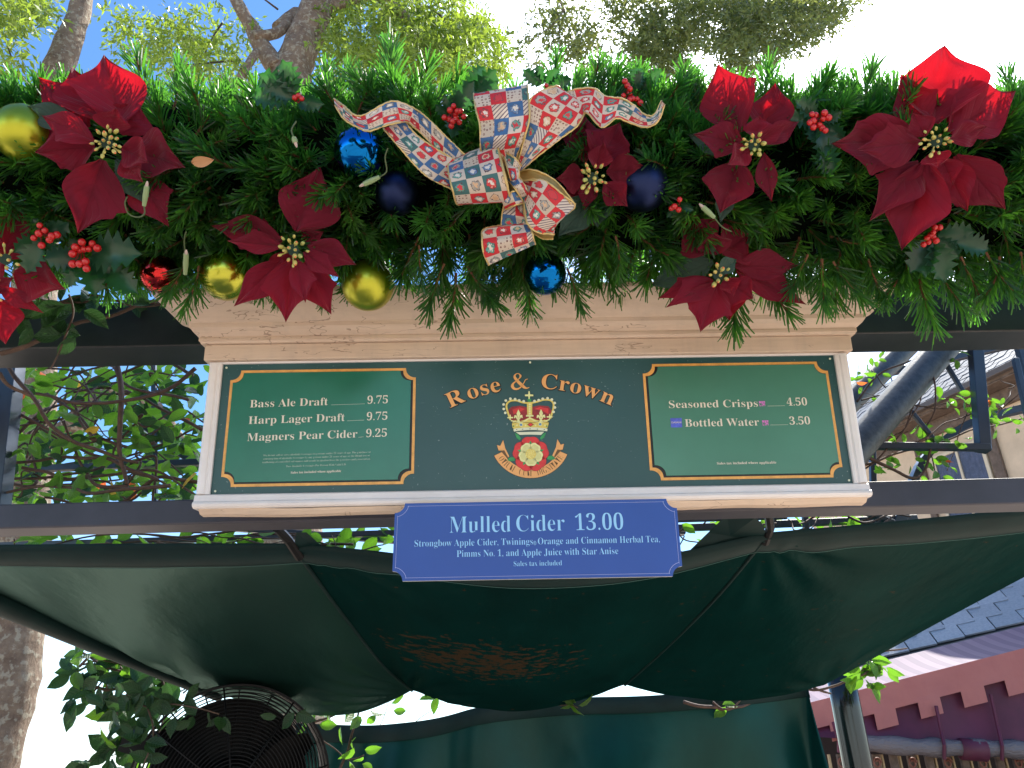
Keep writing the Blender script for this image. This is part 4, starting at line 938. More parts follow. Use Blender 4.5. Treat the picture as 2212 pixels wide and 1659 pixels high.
holly('holly sprig with a full bunch of red berries below the far left poinsettia', (182, 552), .285, [(95, 558, 1.0), (150, 515, .9), (308, 550, .85), (205, 640, .9), (150, 620, .8), (298, 635, .8), (240, 600, .8), (130, 590, .8)], [(177, 523), (199, 526), (210, 536), (171, 540), (181, 538), (192, 538), (157, 548), (157, 570), (172, 570), (185, 565), (187, 580), (163, 534)], 8.0, 1)
holly('holly sprig with loose red berries close to the left edge', (98, 508), .27, [(30, 545, .9), (70, 470, .8), (150, 480, .9), (130, 480, .8), (60, 590, .8), (112, 560, .8)], [(86, 487), (97, 498), (84, 504), (73, 514), (107, 518), (123, 507), (90, 530), (112, 510)], 7.5, 2)
holly('holly sprig with berry bunch to the left of the upright ribbon loop', (978, 250), .272, [(960, 205, 1.0), (1000, 190, .9), (1025, 175, .9), (940, 225, .8), (1045, 145, .9), (1075, 175, .9), (975, 300, .8), (1070, 150, .8)], [(980, 229), (972, 238), (987, 240), (995, 240), (1002, 252), (960, 254), (970, 258), (985, 256), (992, 264), (978, 262), (984, 246), (975, 272)], 6.5, 3)
holly('holly sprig with a diagonal string of berries above the right ribbon tail', (1375, 200), .262, [(1375, 145, .9), (1390, 150, .8), (1430, 150, .7), (1340, 185, .9), (1420, 195, .8), (1330, 210, .8), (1400, 165, .7)], [(1350, 176), (1355, 185), (1361, 192), (1360, 202), (1347, 207), (1367, 213), (1376, 214), (1383, 222), (1360, 215)], 6.5, 4)
holly('holly sprig with berries between the two right poinsettias', (1768, 262), .275, [(1716, 215, .8), (1700, 255, .8), (1760, 310, .8), (1825, 300, .8), (1820, 240, .8), (1800, 380, .9), (1780, 350, .9)], [(1754, 247), (1762, 249), (1781, 244), (1790, 254), (1778, 257), (1757, 261), (1749, 265), (1770, 270), (1776, 277), (1783, 282), (1757, 275)], 6.8, 5)
holly('holly sprig with berries below the far right poinsettia', (2012, 510), .275, [(2105, 500, .9), (2135, 540, .9), (1965, 590, .9), (2000, 600, .8), (2070, 560, .8), (2040, 610, .8)], [(2019, 491), (2030, 491), (2016, 502), (2010, 508), (2016, 512), (2006, 523), (2022, 520), (1995, 528), (2002, 515)], 6.5, 6)
holly('holly sprig half buried in needles above the dark drooping poinsettia', (1465, 440), .25, [(1440, 470, .8), (1500, 455, .7), (1490, 470, .7)], [(1468, 431), (1457, 446), (1466, 453), (1450, 450)], 6.5, 7)
holly('holly leaves with two berries on the sunlit top left of the garland', (643, 212), .262, [(560, 160, 1.0), (610, 130, .9), (600, 175, 1.0), (700, 225, .9), (580, 190, 1.0), (670, 240, .9), (545, 210, .9)], [(637, 211), (652, 213), (645, 207)], 6.5, 8)
holly('holly leaves standing up at the skyline above the ribbon bow', (1175, 190), .255, [(1130, 150, .8), (1160, 140, .8), (1210, 150, .8), (1235, 170, .8)], [(1180, 185), (1190, 190)], 5, 9)

# ------------------------------------------------------------------ BAUBLES
def bauble(label, u, v, r, R, c, rough, capd=None, coat=.0, metal=1.0):
    p = gsurf(u, v, R); d = depth(p); rr = r/F_*d; k = NB(c[0]); k.col(c[1]); k.b.inputs['Metallic'].default_value = metal; k.b.inputs['Roughness'].default_value = rough
    k.b.inputs['Coat Weight'].default_value = coat; k.b.inputs['Coat Roughness'].default_value = .05
    sv = k.noise(k.coord(), 30, 4); k.bump(sv, .04, .002)
    t = thing('bauble', label, 'bauble', p, 'round baubles hung in the garland')
    V, Fc = sphere_data(40, 24); mk('ball', [p+Vector(q)*rr for q in V], Fc, k.m, t, root=t, smooth=True)
    up = Vector(capd or (0, .35, 1)).normalized(); V, Fc = tube([p+up*rr*.96, p+up*rr*1.16], [rr*.20, rr*.18], 14); mk('cap', V, Fc, simple('bauble_cap', (.45, .28, .08), .3, metal=1.0), t, root=t, smooth=False)
    V, Fc = tube([p+up*rr*(1.16+.10+.10*sin(a))+up.orthogonal().normalized()*rr*.10*cos(a) for a in [2*pi*i/12 for i in range(13)]], rr*.018, 5, cap=False); mk('hook', V, Fc, simple('bauble_hook', (.4, .3, .15), .3, metal=1.0), t, root=t)
    return t
YG = (.36, .36, .03); YB = ('lime_gold_pearl_paint', (.40, .42, .035)); BL = ('blue_mirror_paint', (.004, .13, .42)); NV = ('navy_satin_paint', (.02, .03, .085)); RD = ('red_mirror_paint', (.45, .006, .008))
bauble('satin lime gold bauble behind the far left poinsettia', 52, 288, 62, .24, YB, .38, coat=.2)
bauble('glossy lime gold bauble above the left end of the cornice', 490, 594, 56, .25, YB, .24, coat=.5)
bauble('satin lime gold bauble resting over the cornice right of the hanging poinsettia', 795, 616, 56, .27, YB, .36, coat=.3)
bauble('glossy red bauble with a gold cap beside the left end of the cornice', 345, 592, 42, .25, RD, .10, coat=.5)
bauble('mirror blue bauble under the left ribbon tail', 778, 330, 57, .225, BL, .05)
bauble('mirror blue bauble hanging below the ribbon bow', 1177, 592, 46, .25, BL, .05)
bauble('dark navy satin bauble sunk in the needles left of the bow', 858, 418, 48, .20, NV, .42)
bauble('dark navy satin bauble with a pale sky lit top right of the small poinsettia', 1388, 402, 56, .215, NV, .42)
bauble('pale yellow bauble hidden behind needles at the skyline', 1500, 225, 42, .12, YB, .4)

# ------------------------------------------------------------------ RIBBON BOW
def m_ribbon():
    k = NB('printed_check_ribbon'); uv = k.add('ShaderNodeTexCoord').outputs['UV']
    def fl(v): 
        n = k.add('ShaderNodeVectorMath', operation='FLOOR'); k.l(v, n.inputs[0]); return n.outputs[0]
    def fr(v):
        n = k.add('ShaderNodeVectorMath', operation='FRACTION'); k.l(v, n.inputs[0]); return n.outputs[0]
    cell = fl(uv); f = fr(uv)
    def wn(off):
        a = k.add('ShaderNodeVectorMath', operation='ADD'); k.l(cell, a.inputs[0]); a.inputs[1].default_value = (off, off*1.7, 0)
        n = k.add('ShaderNodeTexWhiteNoise', noise_dimensions='2D'); k.l(a.outputs[0], n.inputs['Vector']); return n.outputs['Value']
    sp = k.add('ShaderNodeSeparateXYZ'); k.l(cell, sp.inputs[0]); par = k.math('MODULO', k.math('ABSOLUTE', k.math('ADD', sp.outputs[0], sp.outputs[1])), 2)
    colA = k.ramp(wn(.5), [(0, (.62, .53, .44)), (.72, (.56, .47, .37)), (.86, (.62, .57, .52))], 'CONSTANT')
    colB = k.ramp(wn(7.5), [(0, (.60, .025, .035)), (.48, (.045, .13, .30)), (.72, (.05, .15, .15)), (.90, (.50, .02, .04))], 'CONSTANT')
    base = k.mix(par, colA, colB)
    # central motif: a wobbly blob, or little dots, or stripes, depending on the square
    sb = k.add('ShaderNodeVectorMath', operation='SUBTRACT'); k.l(f, sb.inputs[0]); sb.inputs[1].default_value = (.5, .5, 0)
    ln = k.add('ShaderNodeVectorMath', operation='LENGTH'); k.l(sb.outputs[0], ln.inputs[0])
    nz = k.noise(uv, 4.2, 3, .6); rad = k.math('ADD', ln.outputs['Value'], k.math('MULTIPLY', k.math('SUBTRACT', nz, .5), .55))
    blob = k.math('LESS_THAN', rad, .27); outl = k.math('LESS_THAN', rad, .31); core = k.math('LESS_THAN', k.math('ADD', rad, k.math('MULTIPLY', k.math('SUBTRACT', k.noise(uv, 9, 2), .5), .5)), .15)
    mc = k.ramp(wn(21.5), [(0, (.62, .05, .05)), (.3, (.10, .32, .27)), (.55, (.32, .32, .30)), (.75, (.68, .50, .34)), (.88, (.12, .22, .38))], 'CONSTANT')
    mc2 = k.ramp(wn(33.5), [(0, (.75, .68, .6)), (.5, (.62, .05, .06)), (.8, (.65, .42, .25))], 'CONSTANT')
    vo = k.add('ShaderNodeTexVoronoi'); k.l(uv, vo.inputs['Vector']); vo.inputs['Scale'].default_value = 4.3; vo.inputs['Randomness'].default_value = .35
    dots = k.math('MULTIPLY', k.math('LESS_THAN', vo.outputs['Distance'], .30), k.math('GREATER_THAN', vo.outputs['Distance'], .13))
    s2 = k.add('ShaderNodeSeparateXYZ'); k.l(uv, s2.inputs[0]); st = k.math('GREATER_THAN', k.math('SINE', k.math('MULTIPLY', k.math('ADD', s2.outputs[0], k.math('MULTIPLY', s2.outputs[1], .8)), 24)), .55)
    kind = wn(55.5); isd = k.math('MULTIPLY', k.math('LESS_THAN', kind, .24), k.math('SUBTRACT', 1, par)); iss = k.math('MULTIPLY', k.math('GREATER_THAN', kind, .80), k.math('SUBTRACT', 1, par)); mot = k.math('MULTIPLY', k.math('SUBTRACT', 1, isd), k.math('SUBTRACT', 1, iss))
    c = k.mix(k.math('MULTIPLY', outl, mot), base, (.10, .06, .07)); c = k.mix(k.math('MULTIPLY', blob, mot), c, mc); c = k.mix(k.math('MULTIPLY', core, mot), c, mc2)
    c = k.mix(k.math('MULTIPLY', dots, isd), c, (.20, .09, .08)); c = k.mix(k.math('MULTIPLY', st, iss), c, (.12, .08, .12))
    k.col(c); k.b.inputs['Roughness'].default_value = .7
    k.bump(k.noise(uv, 60, 2), .15, .001); k.translucent(c, .18)
    # gold lining on the back
    back = k.add('ShaderNodeBsdfPrincipled'); back.inputs['Base Color'].default_value = (.50, .33, .10, 1); back.inputs['Metallic'].default_value = .8; back.inputs['Roughness'].default_value = .38
    return k.m
MAT['ribbon'] = m_ribbon(); MAT['goldcloth'] = simple('gold_ribbon_lining', (.46, .30, .08), .38, metal=.7, bump=.5, bs=260, bd=.002); MAT['goldwire'] = simple('gold_wire_edge', (.62, .46, .18), .4, metal=.5, bump=.5, bs=400)
bow = thing('ribbon_bow', 'patchwork print ribbon bow with gold wired edges at the centre of the garland', 'bow', gsurf(1115, 400, .33))
BD = gd(1115, 400, .30)-.02
def zr(x, y): return (713.2+.3472*x, 164.6+.3472*y)
def strip(name, A, B, dA, dB, voff=0, flip=False, mat=None, n=44, nv=8, crown=.012, seed=0, sw=1.0):
    """A, B: the two edges of the ribbon in zoomed picture points, dA,dB: distance nearer(-)/farther(+) along them"""
    k = len(A); qa = catmull([Q(*zr(x, y), BD+d)[:] for (x, y), d in zip(A, dA)], n) if len(dA) == k else None
    qb = catmull([Q(*zr(x, y), BD+d)[:] for (x, y), d in zip(B, dB)], n)
    L = 0; V, UV = [], []; wd = np.mean([np.linalg.norm(a-b) for a, b in zip(qa, qb)])
    for i in range(n):
        if i: L += (np.linalg.norm(qa[i]-qa[i-1])+np.linalg.norm(qb[i]-qb[i-1]))/2
        to = np.array((CAM-Vector(qa[i])).normalized()[:])
        for j in range(nv+1):
            t = j/nv; p = qa[i]*(1-t)+qb[i]*t+to*(crown*sin(pi*t)*(.6+.4*sin(i*.35+seed))+.0065*mnoise.noise(Vector((i*.16, j*.40, seed)))+.0015*mnoise.noise(Vector((i*.6, j*1.1, seed))))
            V.append(p); UV.append((L/.0335+seed*3, t*3.4*sw+voff))
    Fc = [(i*(nv+1)+j, i*(nv+1)+j+1, (i+1)*(nv+1)+j+1, (i+1)*(nv+1)+j) for i in range(n-1) for j in range(nv)]
    o = mk(name, V, Fc, mat or MAT['ribbon'], bow, uv=UV, smooth=True, root=bow)
    for q in (qa, qb):
        pts = [Vector(p)+Vector((0, 0, .0007*sin(i*2.2))) for i, p in enumerate(q)]
        mk('wire_edge', *tube(pts, .0019, 5), MAT['goldwire'], o, root=bow, smooth=True)
    return o
Z5 = [0]*5
strip('tail', [(22, 140), (85, 185), (150, 240), (215, 240), (320, 180), (400, 155), (500, 188), (560, 225)], [(30, 180), (85, 265), (165, 315), (238, 342), (330, 312), (430, 288), (480, 285), (520, 320)], [.02, 0, -.02, -.02, -.02, -.01, .01, .03], [.0, -.01, -.02, -.03, -.02, -.01, .01, .03], seed=1, crown=.006)
strip('tail', [(450, 190), (545, 215), (640, 295), (740, 395), (850, 500)], [(470, 280), (560, 350), (640, 430), (720, 500), (800, 560)], [.03, .03, .03, .03, .03], [.035]*5, seed=2, crown=.004, sw=.5)
strip('tail', [(460, 280), (540, 368), (640, 440), (740, 500), (830, 560)], [(330, 325), (425, 435), (520, 545), (610, 628), (760, 705)], [.02, .02, .015, .01, .01], [.01, .0, .0, .0, .01], seed=3, crown=.008, sw=.8)
strip('loop', [(905, 190), (892, 108), (905, 200), (930, 300), (935, 400), (945, 475), (1040, 540)], [(1215, 130), (1225, 52), (1235, 150), (1240, 260), (1215, 360), (1180, 440), (1150, 560)], [.07, .02, -.01, -.02, -.02, .0, .02], [.07, .02, -.01, -.02, -.02, .0, .02], seed=4)
strip('loop', [(1150, 590), (1190, 460), (1230, 300), (1250, 140), (1400, 60), (1445, 95)], [(1180, 595), (1290, 500), (1430, 390), (1545, 300), (1588, 180), (1500, 170)], [.02, .0, -.01, -.01, .01, .05], [.02, .01, .0, .0, .02, .05], seed=5)
strip('tail', [(1450, 120), (1510, 85), (1640, 75), (1710, 125), (1820, 140), (1900, 190), (1950, 235), (2015, 240), (2062, 150)], [(1460, 190), (1560, 250), (1600, 230), (1690, 318), (1780, 262), (1850, 285), (1960, 318), (2040, 280), (2080, 175)], [.04, .03, .02, .01, 0, 0, 0, -.01, -.02], [.03, .02, .0, -.02, -.01, .0, -.01, -.02, -.02], seed=6, crown=.006)
strip('loop', [(780, 500), (735, 548), (745, 640), (765, 720), (790, 797), (840, 790)], [(1060, 400), (1042, 428), (1070, 560), (1100, 680), (1127, 783), (1140, 740)], [.05, .0, -.045, -.05, -.01, .04], [.05, .0, -.045, -.05, -.01, .04], seed=7, crown=.004)
strip('loop_lining', [(1040, 430), (1075, 560), (1105, 680), (1125, 783)], [(1075, 470), (1110, 560), (1135, 670), (1135, 770)], [.0, -.03, -.03, 0], [.04, .03, .03, .03], seed=7.5, crown=.0, mat=MAT['goldcloth'], n=20, nv=3)
strip('loop_lining', [(1165, 600), (1260, 583), (1400, 650), (1527, 800)], [(1175, 650), (1330, 655), (1450, 742), (1515, 818)], [.02, .0, .0, .0], [.0, -.02, -.02, .0], seed=8, crown=.0, mat=MAT['goldcloth'], n=24, nv=4)
strip('loop', [(1185, 640), (1330, 650), (1450, 740), (1522, 812), (1400, 900)], [(1200, 720), (1215, 860), (1250, 945), (1320, 980), (1395, 985)], [.01, -.02, -.02, .0, .02], [.01, -.02, -.03, -.01, .02], seed=9, crown=.012)
strip('loop_lining', [(1240, 935), (1300, 970), (1392, 985)], [(1262, 975), (1320, 1010), (1388, 1012)], [-.01]*3, [.02]*3, seed=9.5, crown=.0, mat=MAT['goldcloth'], n=16, nv=3)
strip('tail', [(1090, 760), (1070, 860), (1058, 950), (1000, 990)], [(1195, 770), (1212, 880), (1245, 970), (1240, 1010)], [.01, .02, .02, .03], [.01, .0, .0, .02], seed=10, crown=.01, sw=.5)
strip('tail', [(1085, 925), (960, 950), (945, 1010), (955, 1100), (988, 1176)], [(1215, 900), (1235, 925), (1255, 965), (1265, 1010), (1277, 1046)], [.03, .0, -.02, -.02, .01], [.02, .0, -.02, -.02, .01], seed=11)
for i, (A, B) in enumerate((([(1080, 500), (1110, 600), (1140, 700)], [(1160, 520), (1175, 600), (1170, 700)]), ([(1100, 640), (1150, 700), (1200, 780)], [(1160, 600), (1210, 680), (1250, 760)]), ([(1060, 760), (1130, 720), (1200, 700)], [(1090, 830), (1160, 800), (1220, 790)]), ([(1100, 480), (1150, 510), (1190, 560)], [(1080, 560), (1130, 590), (1170, 620)]))):
    strip('knot_fold', A, B, [-.01, -.035, -.01], [.0, -.025, .01], seed=12+i, crown=.012, n=14, nv=4, sw=.4)

# ------------------------------------------------------------------ LITTLE LIGHTS, DRY LEAVES ON THE GARLAND
MAT['sock'] = simple('pale_green_socket', (.22, .30, .14), .5); MAT['gbulb'] = simple('clear_bulb_tip', (.45, .35, .3), .15); MAT['wire'] = simple('olive_green_wire', (.06, .09, .03), .5)
def minilight(label, pts, wire=None):
    a, b = Q(*pts[0], gd(*pts[0], .31)), Q(*pts[1], gd(*pts[1], .31)); t = thing('fairy_light', label, 'fairy light', a, 'fairy lights tucked in the garland')
    mk('socket', *tube([a, a*.5+b*.5, b], [.0038, .0055, .005], 8), MAT['sock'], t, root=t); d = (b-a).normalized()
    mk('bulb', *tube([b, b+d*.006, b+d*.010], [.0035, .0028, .001], 8), MAT['gbulb'], t, root=t)
    if wire: mk('wire', *tube([Vector(p) for p in catmull([Q(u, v, gd(u, v, .30))[:] for u, v in wire], 24)], .0016, 5), MAT['wire'], t, root=t)
minilight('fairy light with looped green wire under the far left poinsettia', ((311, 445), (317, 402)), [(311, 445), (312, 462), (298, 469), (278, 462), (270, 440), (275, 425)])
minilight('fairy light standing upright left of the yellow bauble over the cornice', ((400, 592), (402, 548)), [(400, 555), (398, 520), (402, 500)])
minilight('fairy light lying under the left blue bauble', ((820, 382), (786, 398)), [(820, 382), (835, 370), (832, 340), (838, 320)])
minilight('fairy light above the drooping dark poinsettia', ((1543, 470), (1518, 447)), [(1543, 470), (1560, 490), (1580, 500)])
minilight('small fairy light pointing at the camera left of the blue bauble', ((634, 296), (638, 308)), [(634, 296), (630, 280), (640, 262)])
def single_leaf(name, label, u, v, dep, L, ang, mat, cat='leaf', group=None):
    p = Q(u, v, dep); ax = RT*cos(ang)+UP*sin(ang); V = []; ns = 8
    n = (CAM-p).normalized()+Vector((.2, 0, -.3)); m = orient(p, ax, n, L)
    for i in range(ns+1):
        s = i/ns; w_ = .24*sin(pi*s**.8)**.8
        for t in (-1, 0, 1): V.append(m @ Vector((t*w_, s, .08*abs(t)+.1*sin(pi*s))))
    o = mk(name, V, [(i*3+j, i*3+j+1, i*3+4+j, i*3+3+j) for i in range(ns) for j in range(2)], mat, smooth=True); tag(o, label, cat, group); return o
MAT['dry'] = simple('dry_tan_leaf', (.42, .22, .10), .6)
single_leaf('dry_leaf', 'dry tan leaf caught in the needles between the two left poinsettias', 414, 350, gd(414, 350, .30), .045, .12, MAT['dry'])
single_leaf('dry_leaf', 'dry brown leaf stuck below the sign rail on the slate beam', 664, 1094, depth(P(664, 1094, .03)), .033, -.35, simple('dry_brown_leaf', (.25, .10, .05), .6))

# ------------------------------------------------------------------ VINES
MAT['vleaf'] = leafmat('vine_leaf_green', [(0, (.022, .060, .014)), (.5, (.035, .085, .018)), (.9, (.05, .11, .02)), (1, (.06, .12, .02))], (.26, .62, .03), .42, .38, .5)
MAT['vleaf_y'] = leafmat('vine_leaf_yellow', [(0, (.50, .32, .04)), (1, (.60, .36, .05))], (.8, .5, .05), .45, .5)
MAT['vleaf_r'] = leafmat('vine_leaf_red', [(0, (.50, .06, .03)), (1, (.60, .16, .04))], (.9, .2, .05), .45, .5)
MAT['vine'] = simple('brown_vine_stem', (.085, .050, .035), .8, var=.4, scale=60)
MAT['vleaf_d'] = leafmat('shaded_vine_leaf', [(0, (.012, .038, .018)), (1, (.022, .055, .022))], (.10, .30, .05), .15, .45, .3)  # darker copy of the vine leaf, shade from above put into the colour
def vleafmesh(mat, seed):
    r = random.Random(seed); V = []; ns = 7; cu = r.uniform(-.25, .25)
    for i in range(ns+1):
        s = i/ns; w_ = .27*sin(pi*s**.85)**.75*(1 if s < .7 else 1-.5*(s-.7)/.3)+.004
        for t in (-1, -.5, 0, .5, 1): V.append((t*w_, s, .13*abs(t)**1.3*w_/.27+cu*s*s+.02*r.uniform(-1, 1)))
    return mesh_data('vine_leaf', V, [(i*5+j, i*5+j+1, i*5+6+j, i*5+5+j) for i in range(ns) for j in range(4)], mat, smooth=True)
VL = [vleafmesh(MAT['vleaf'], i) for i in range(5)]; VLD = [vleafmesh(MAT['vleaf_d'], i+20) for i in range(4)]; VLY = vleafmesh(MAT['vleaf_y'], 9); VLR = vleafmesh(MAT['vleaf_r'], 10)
def vine(label, base, stems, leafspots, Lr, seed, hanging=.3, yel=.03, red=.02, srad=.004, face=.6, meshes=None):
    meshes = meshes or VL
    t = thing('climbing_vine', label, 'vine', base, 'leafy vines on the steelwork'); r = random.Random(seed); tot = 0
    for (pts, rad) in stems:
        q = [Vector(p) for p in catmull([P(u, v, Y)[:] for u, v, Y in pts], max(8, len(pts)*6))]
        q = [p+Vector((mnoise.noise(p*9), mnoise.noise(p*9+Vector((5, 0, 0))), mnoise.noise(p*9+Vector((0, 7, 0)))))*.012 for p in q]
        mk('vine_stem', *tube(q, [rad*(1-.4*i/len(q)) for i in range(len(q))], 6), MAT['vine'], t, root=t, smooth=True)
    for (u, v, Y) in leafspots:
        p = P(u, v, Y); d = Vector((r.gauss(0, 1), r.gauss(0, .5), r.gauss(-hanging, .8))).normalized()
        n = Vector((r.gauss(0, .5), -face+r.gauss(0, .5), r.gauss(-.3, .6))); x = r.random(); me = VLY if x < yel else VLR if x < yel+red else meshes[r.randrange(len(meshes))]
        s = r.uniform(*Lr); m = orient(p, d, n, s); inst('leaf', me, m, t, t); tot += 1
    return t
def spots(boxes, seed):
    r = random.Random(seed); out = []
    for (u0, v0, u1, v1, Y0, Y1, n) in boxes:
        for _ in range(n): out.append((r.uniform(u0, u1), r.uniform(v0, v1), r.uniform(Y0, Y1)))
    return out
def wander(u0, v0, u1, v1, Y, n, seed, amp=40, rad=.004):
    r = random.Random(seed); out = []
    for _ in range(n):
        a = (r.uniform(u0, u1), r.uniform(v0, v1)); b = (r.uniform(u0, u1), r.uniform(v0, v1)); y = Y+r.uniform(0, .25)
        out.append(([(a[0], a[1], y), (a[0]*.66+b[0]*.34+r.uniform(-amp, amp), a[1]*.66+b[1]*.34+r.uniform(-amp, amp), y), (a[0]*.33+b[0]*.67+r.uniform(-amp, amp), a[1]*.33+b[1]*.67+r.uniform(-amp, amp), y+.05), (b[0], b[1], y)], rad*r.uniform(.6, 1.6)))
    return out
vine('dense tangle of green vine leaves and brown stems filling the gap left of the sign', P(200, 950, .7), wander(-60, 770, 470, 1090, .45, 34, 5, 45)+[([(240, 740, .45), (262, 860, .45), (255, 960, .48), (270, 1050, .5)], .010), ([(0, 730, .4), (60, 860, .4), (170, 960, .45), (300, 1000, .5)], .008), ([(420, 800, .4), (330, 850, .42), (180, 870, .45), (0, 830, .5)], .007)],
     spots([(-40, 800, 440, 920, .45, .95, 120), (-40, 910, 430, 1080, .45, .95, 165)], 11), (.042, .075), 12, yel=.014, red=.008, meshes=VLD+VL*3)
vine('second layer of vine leaves farther back left of the sign', P(200, 900, 1.2), wander(-60, 770, 470, 1090, 1.0, 14, 55, 45), spots([(-40, 780, 440, 1080, 1.0, 1.5, 285)], 56), (.062, .100), 57, yel=.006, red=.01, meshes=VLD+VL*2)
vine('vine leaves showing between the lower beam and the canopy on the left', P(400, 1170, .95), wander(-20, 1130, 870, 1215, .8, 16, 6, 20, .003), spots([(-20, 1150, 600, 1200, .75, 1.2, 40), (650, 1135, 880, 1225, .8, 1.3, 42), (380, 1120, 560, 1200, .9, 1.4, 20)], 13), (.05, .09), 14, yel=.01, red=.01)
vine('sunlit sprigs of vine between the lower beam and the canopy right of the blue sign', P(1540, 1180, .95), wander(1440, 1120, 1680, 1220, .8, 10, 7, 20, .003)+wander(1660, 1080, 2000, 1140, .8, 6, 8, 12, .003), spots([(1455, 1120, 1640, 1215, .75, 1.2, 40), (1660, 1110, 1860, 1150, .8, 1.2, 20), (1280, 1200, 1470, 1220, .8, 1., 4)], 15), (.04, .065), 16, yel=.0, red=.03)
vine('thin vine with sparse bright leaves twining through the steel bracket right of the sign', P(1980, 960, .75),
     [([(1870, 1000, .6), (1930, 985, .62), (2010, 960, .7), (2110, 930, .7), (2212, 900, .7)], .004), ([(1875, 955, .6), (1960, 960, .6), (2030, 920, .62), (2105, 890, .65), (2125, 855, .65)], .003), ([(1875, 990, .55), (1915, 1010, .56), (1975, 1030, .6), (2000, 1010, .62), (2010, 965, .6)], .006), ([(1868, 1010, .6), (1920, 970, .6), (1950, 930, .6), (1985, 870, .6), (1990, 820, .6)], .003), ([(1850, 870, .9), (1890, 820, .9), (1960, 780, .9), (2040, 770, .9)], .005), ([(1885, 800, .9), (1925, 850, .8), (1980, 880, .8), (2080, 860, .8)], .003)]+wander(1850, 760, 2130, 1030, .6, 8, 9, 30, .002)+wander(2100, 780, 2230, 930, .6, 4, 10, 20, .002),
     spots([(1845, 765, 1900, 830, .7, .9, 12), (1840, 800, 1960, 860, .7, .9, 10), (1890, 930, 2080, 965, .55, .75, 20), (1885, 975, 2070, 1030, .55, .75, 26), (2100, 845, 2212, 930, .6, .75, 14), (2020, 740, 2120, 880, .6, .8, 14), (1960, 840, 2120, 950, .55, .8, 10), (2130, 900, 2215, 950, .6, .7, 6)], 17), (.028, .046), 18, yel=.0, red=.035)
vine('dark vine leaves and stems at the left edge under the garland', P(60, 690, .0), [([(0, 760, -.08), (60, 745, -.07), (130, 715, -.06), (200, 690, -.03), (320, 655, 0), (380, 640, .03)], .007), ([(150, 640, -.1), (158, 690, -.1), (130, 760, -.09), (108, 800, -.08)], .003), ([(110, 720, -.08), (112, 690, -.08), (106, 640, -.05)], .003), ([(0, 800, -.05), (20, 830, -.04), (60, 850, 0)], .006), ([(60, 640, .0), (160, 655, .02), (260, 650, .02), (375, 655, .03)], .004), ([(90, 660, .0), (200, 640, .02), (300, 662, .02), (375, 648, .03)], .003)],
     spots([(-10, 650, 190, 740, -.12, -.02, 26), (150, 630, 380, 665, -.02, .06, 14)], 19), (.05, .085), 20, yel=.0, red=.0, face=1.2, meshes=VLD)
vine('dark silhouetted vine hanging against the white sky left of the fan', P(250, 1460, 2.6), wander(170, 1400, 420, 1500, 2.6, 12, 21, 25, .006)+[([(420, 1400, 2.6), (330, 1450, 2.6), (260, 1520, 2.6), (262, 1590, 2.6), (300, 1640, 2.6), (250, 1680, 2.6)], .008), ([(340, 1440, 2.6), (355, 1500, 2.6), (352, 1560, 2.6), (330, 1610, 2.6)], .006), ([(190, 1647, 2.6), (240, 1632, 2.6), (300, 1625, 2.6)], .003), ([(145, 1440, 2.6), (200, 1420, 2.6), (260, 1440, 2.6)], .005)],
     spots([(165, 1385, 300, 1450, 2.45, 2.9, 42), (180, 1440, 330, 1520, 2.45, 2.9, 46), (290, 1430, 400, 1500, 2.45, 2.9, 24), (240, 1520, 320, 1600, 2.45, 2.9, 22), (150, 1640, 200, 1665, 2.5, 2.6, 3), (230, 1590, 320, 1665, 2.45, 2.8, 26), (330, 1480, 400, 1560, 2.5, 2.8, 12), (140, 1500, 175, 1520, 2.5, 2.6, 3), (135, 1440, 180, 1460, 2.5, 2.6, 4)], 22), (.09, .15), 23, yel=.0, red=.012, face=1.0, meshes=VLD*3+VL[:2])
vine('trailing vine sprigs in front of the green curtain under the left of the canopy', P(740, 1600, 2.5), [([(680, 1560, 2.45), (720, 1545, 2.45), (780, 1515, 2.45), (830, 1500, 2.42)], .006), ([(735, 1665, 2.5), (750, 1620, 2.5), (768, 1560, 2.5), (775, 1530, 2.5)], .008), ([(690, 1590, 2.5), (730, 1625, 2.5), (750, 1640, 2.5), (785, 1630, 2.5)], .004), ([(820, 1570, 2.5), (835, 1530, 2.5), (845, 1495, 2.5)], .002), ([(900, 1560, 2.5), (925, 1540, 2.5), (970, 1518, 2.5)], .002)],
     [(680, 1553, 2.45), (700, 1548, 2.45), (660, 1550, 2.45), (735, 1570, 2.45), (745, 1560, 2.45), (690, 1565, 2.45), (760, 1600, 2.45), (765, 1615, 2.45), (785, 1635, 2.45), (788, 1620, 2.45), (812, 1545, 2.5), (780, 1548, 2.5), (845, 1520, 2.5), (850, 1535, 2.5), (905, 1512, 2.5), (945, 1508, 2.5), (918, 1505, 2.5), (800, 1535, 2.5), (755, 1645, 2.45), (783, 1650, 2.5), (715, 1560, 2.4), (640, 1545, 2.4)], (.07, .11), 24, yel=.0, red=.0)
vine('small bright leaf sprig under the middle of the canopy', P(1240, 1520, 2.3), [([(1200, 1520, 2.4), (1236, 1524, 2.3), (1250, 1530, 2.3)], .003)], [(1236, 1523, 2.3), (1240, 1524, 2.3), (1233, 1520, 2.3), (1244, 1518, 2.3), (1250, 1524, 2.3)], (.06, .10), 25, yel=0, red=0)
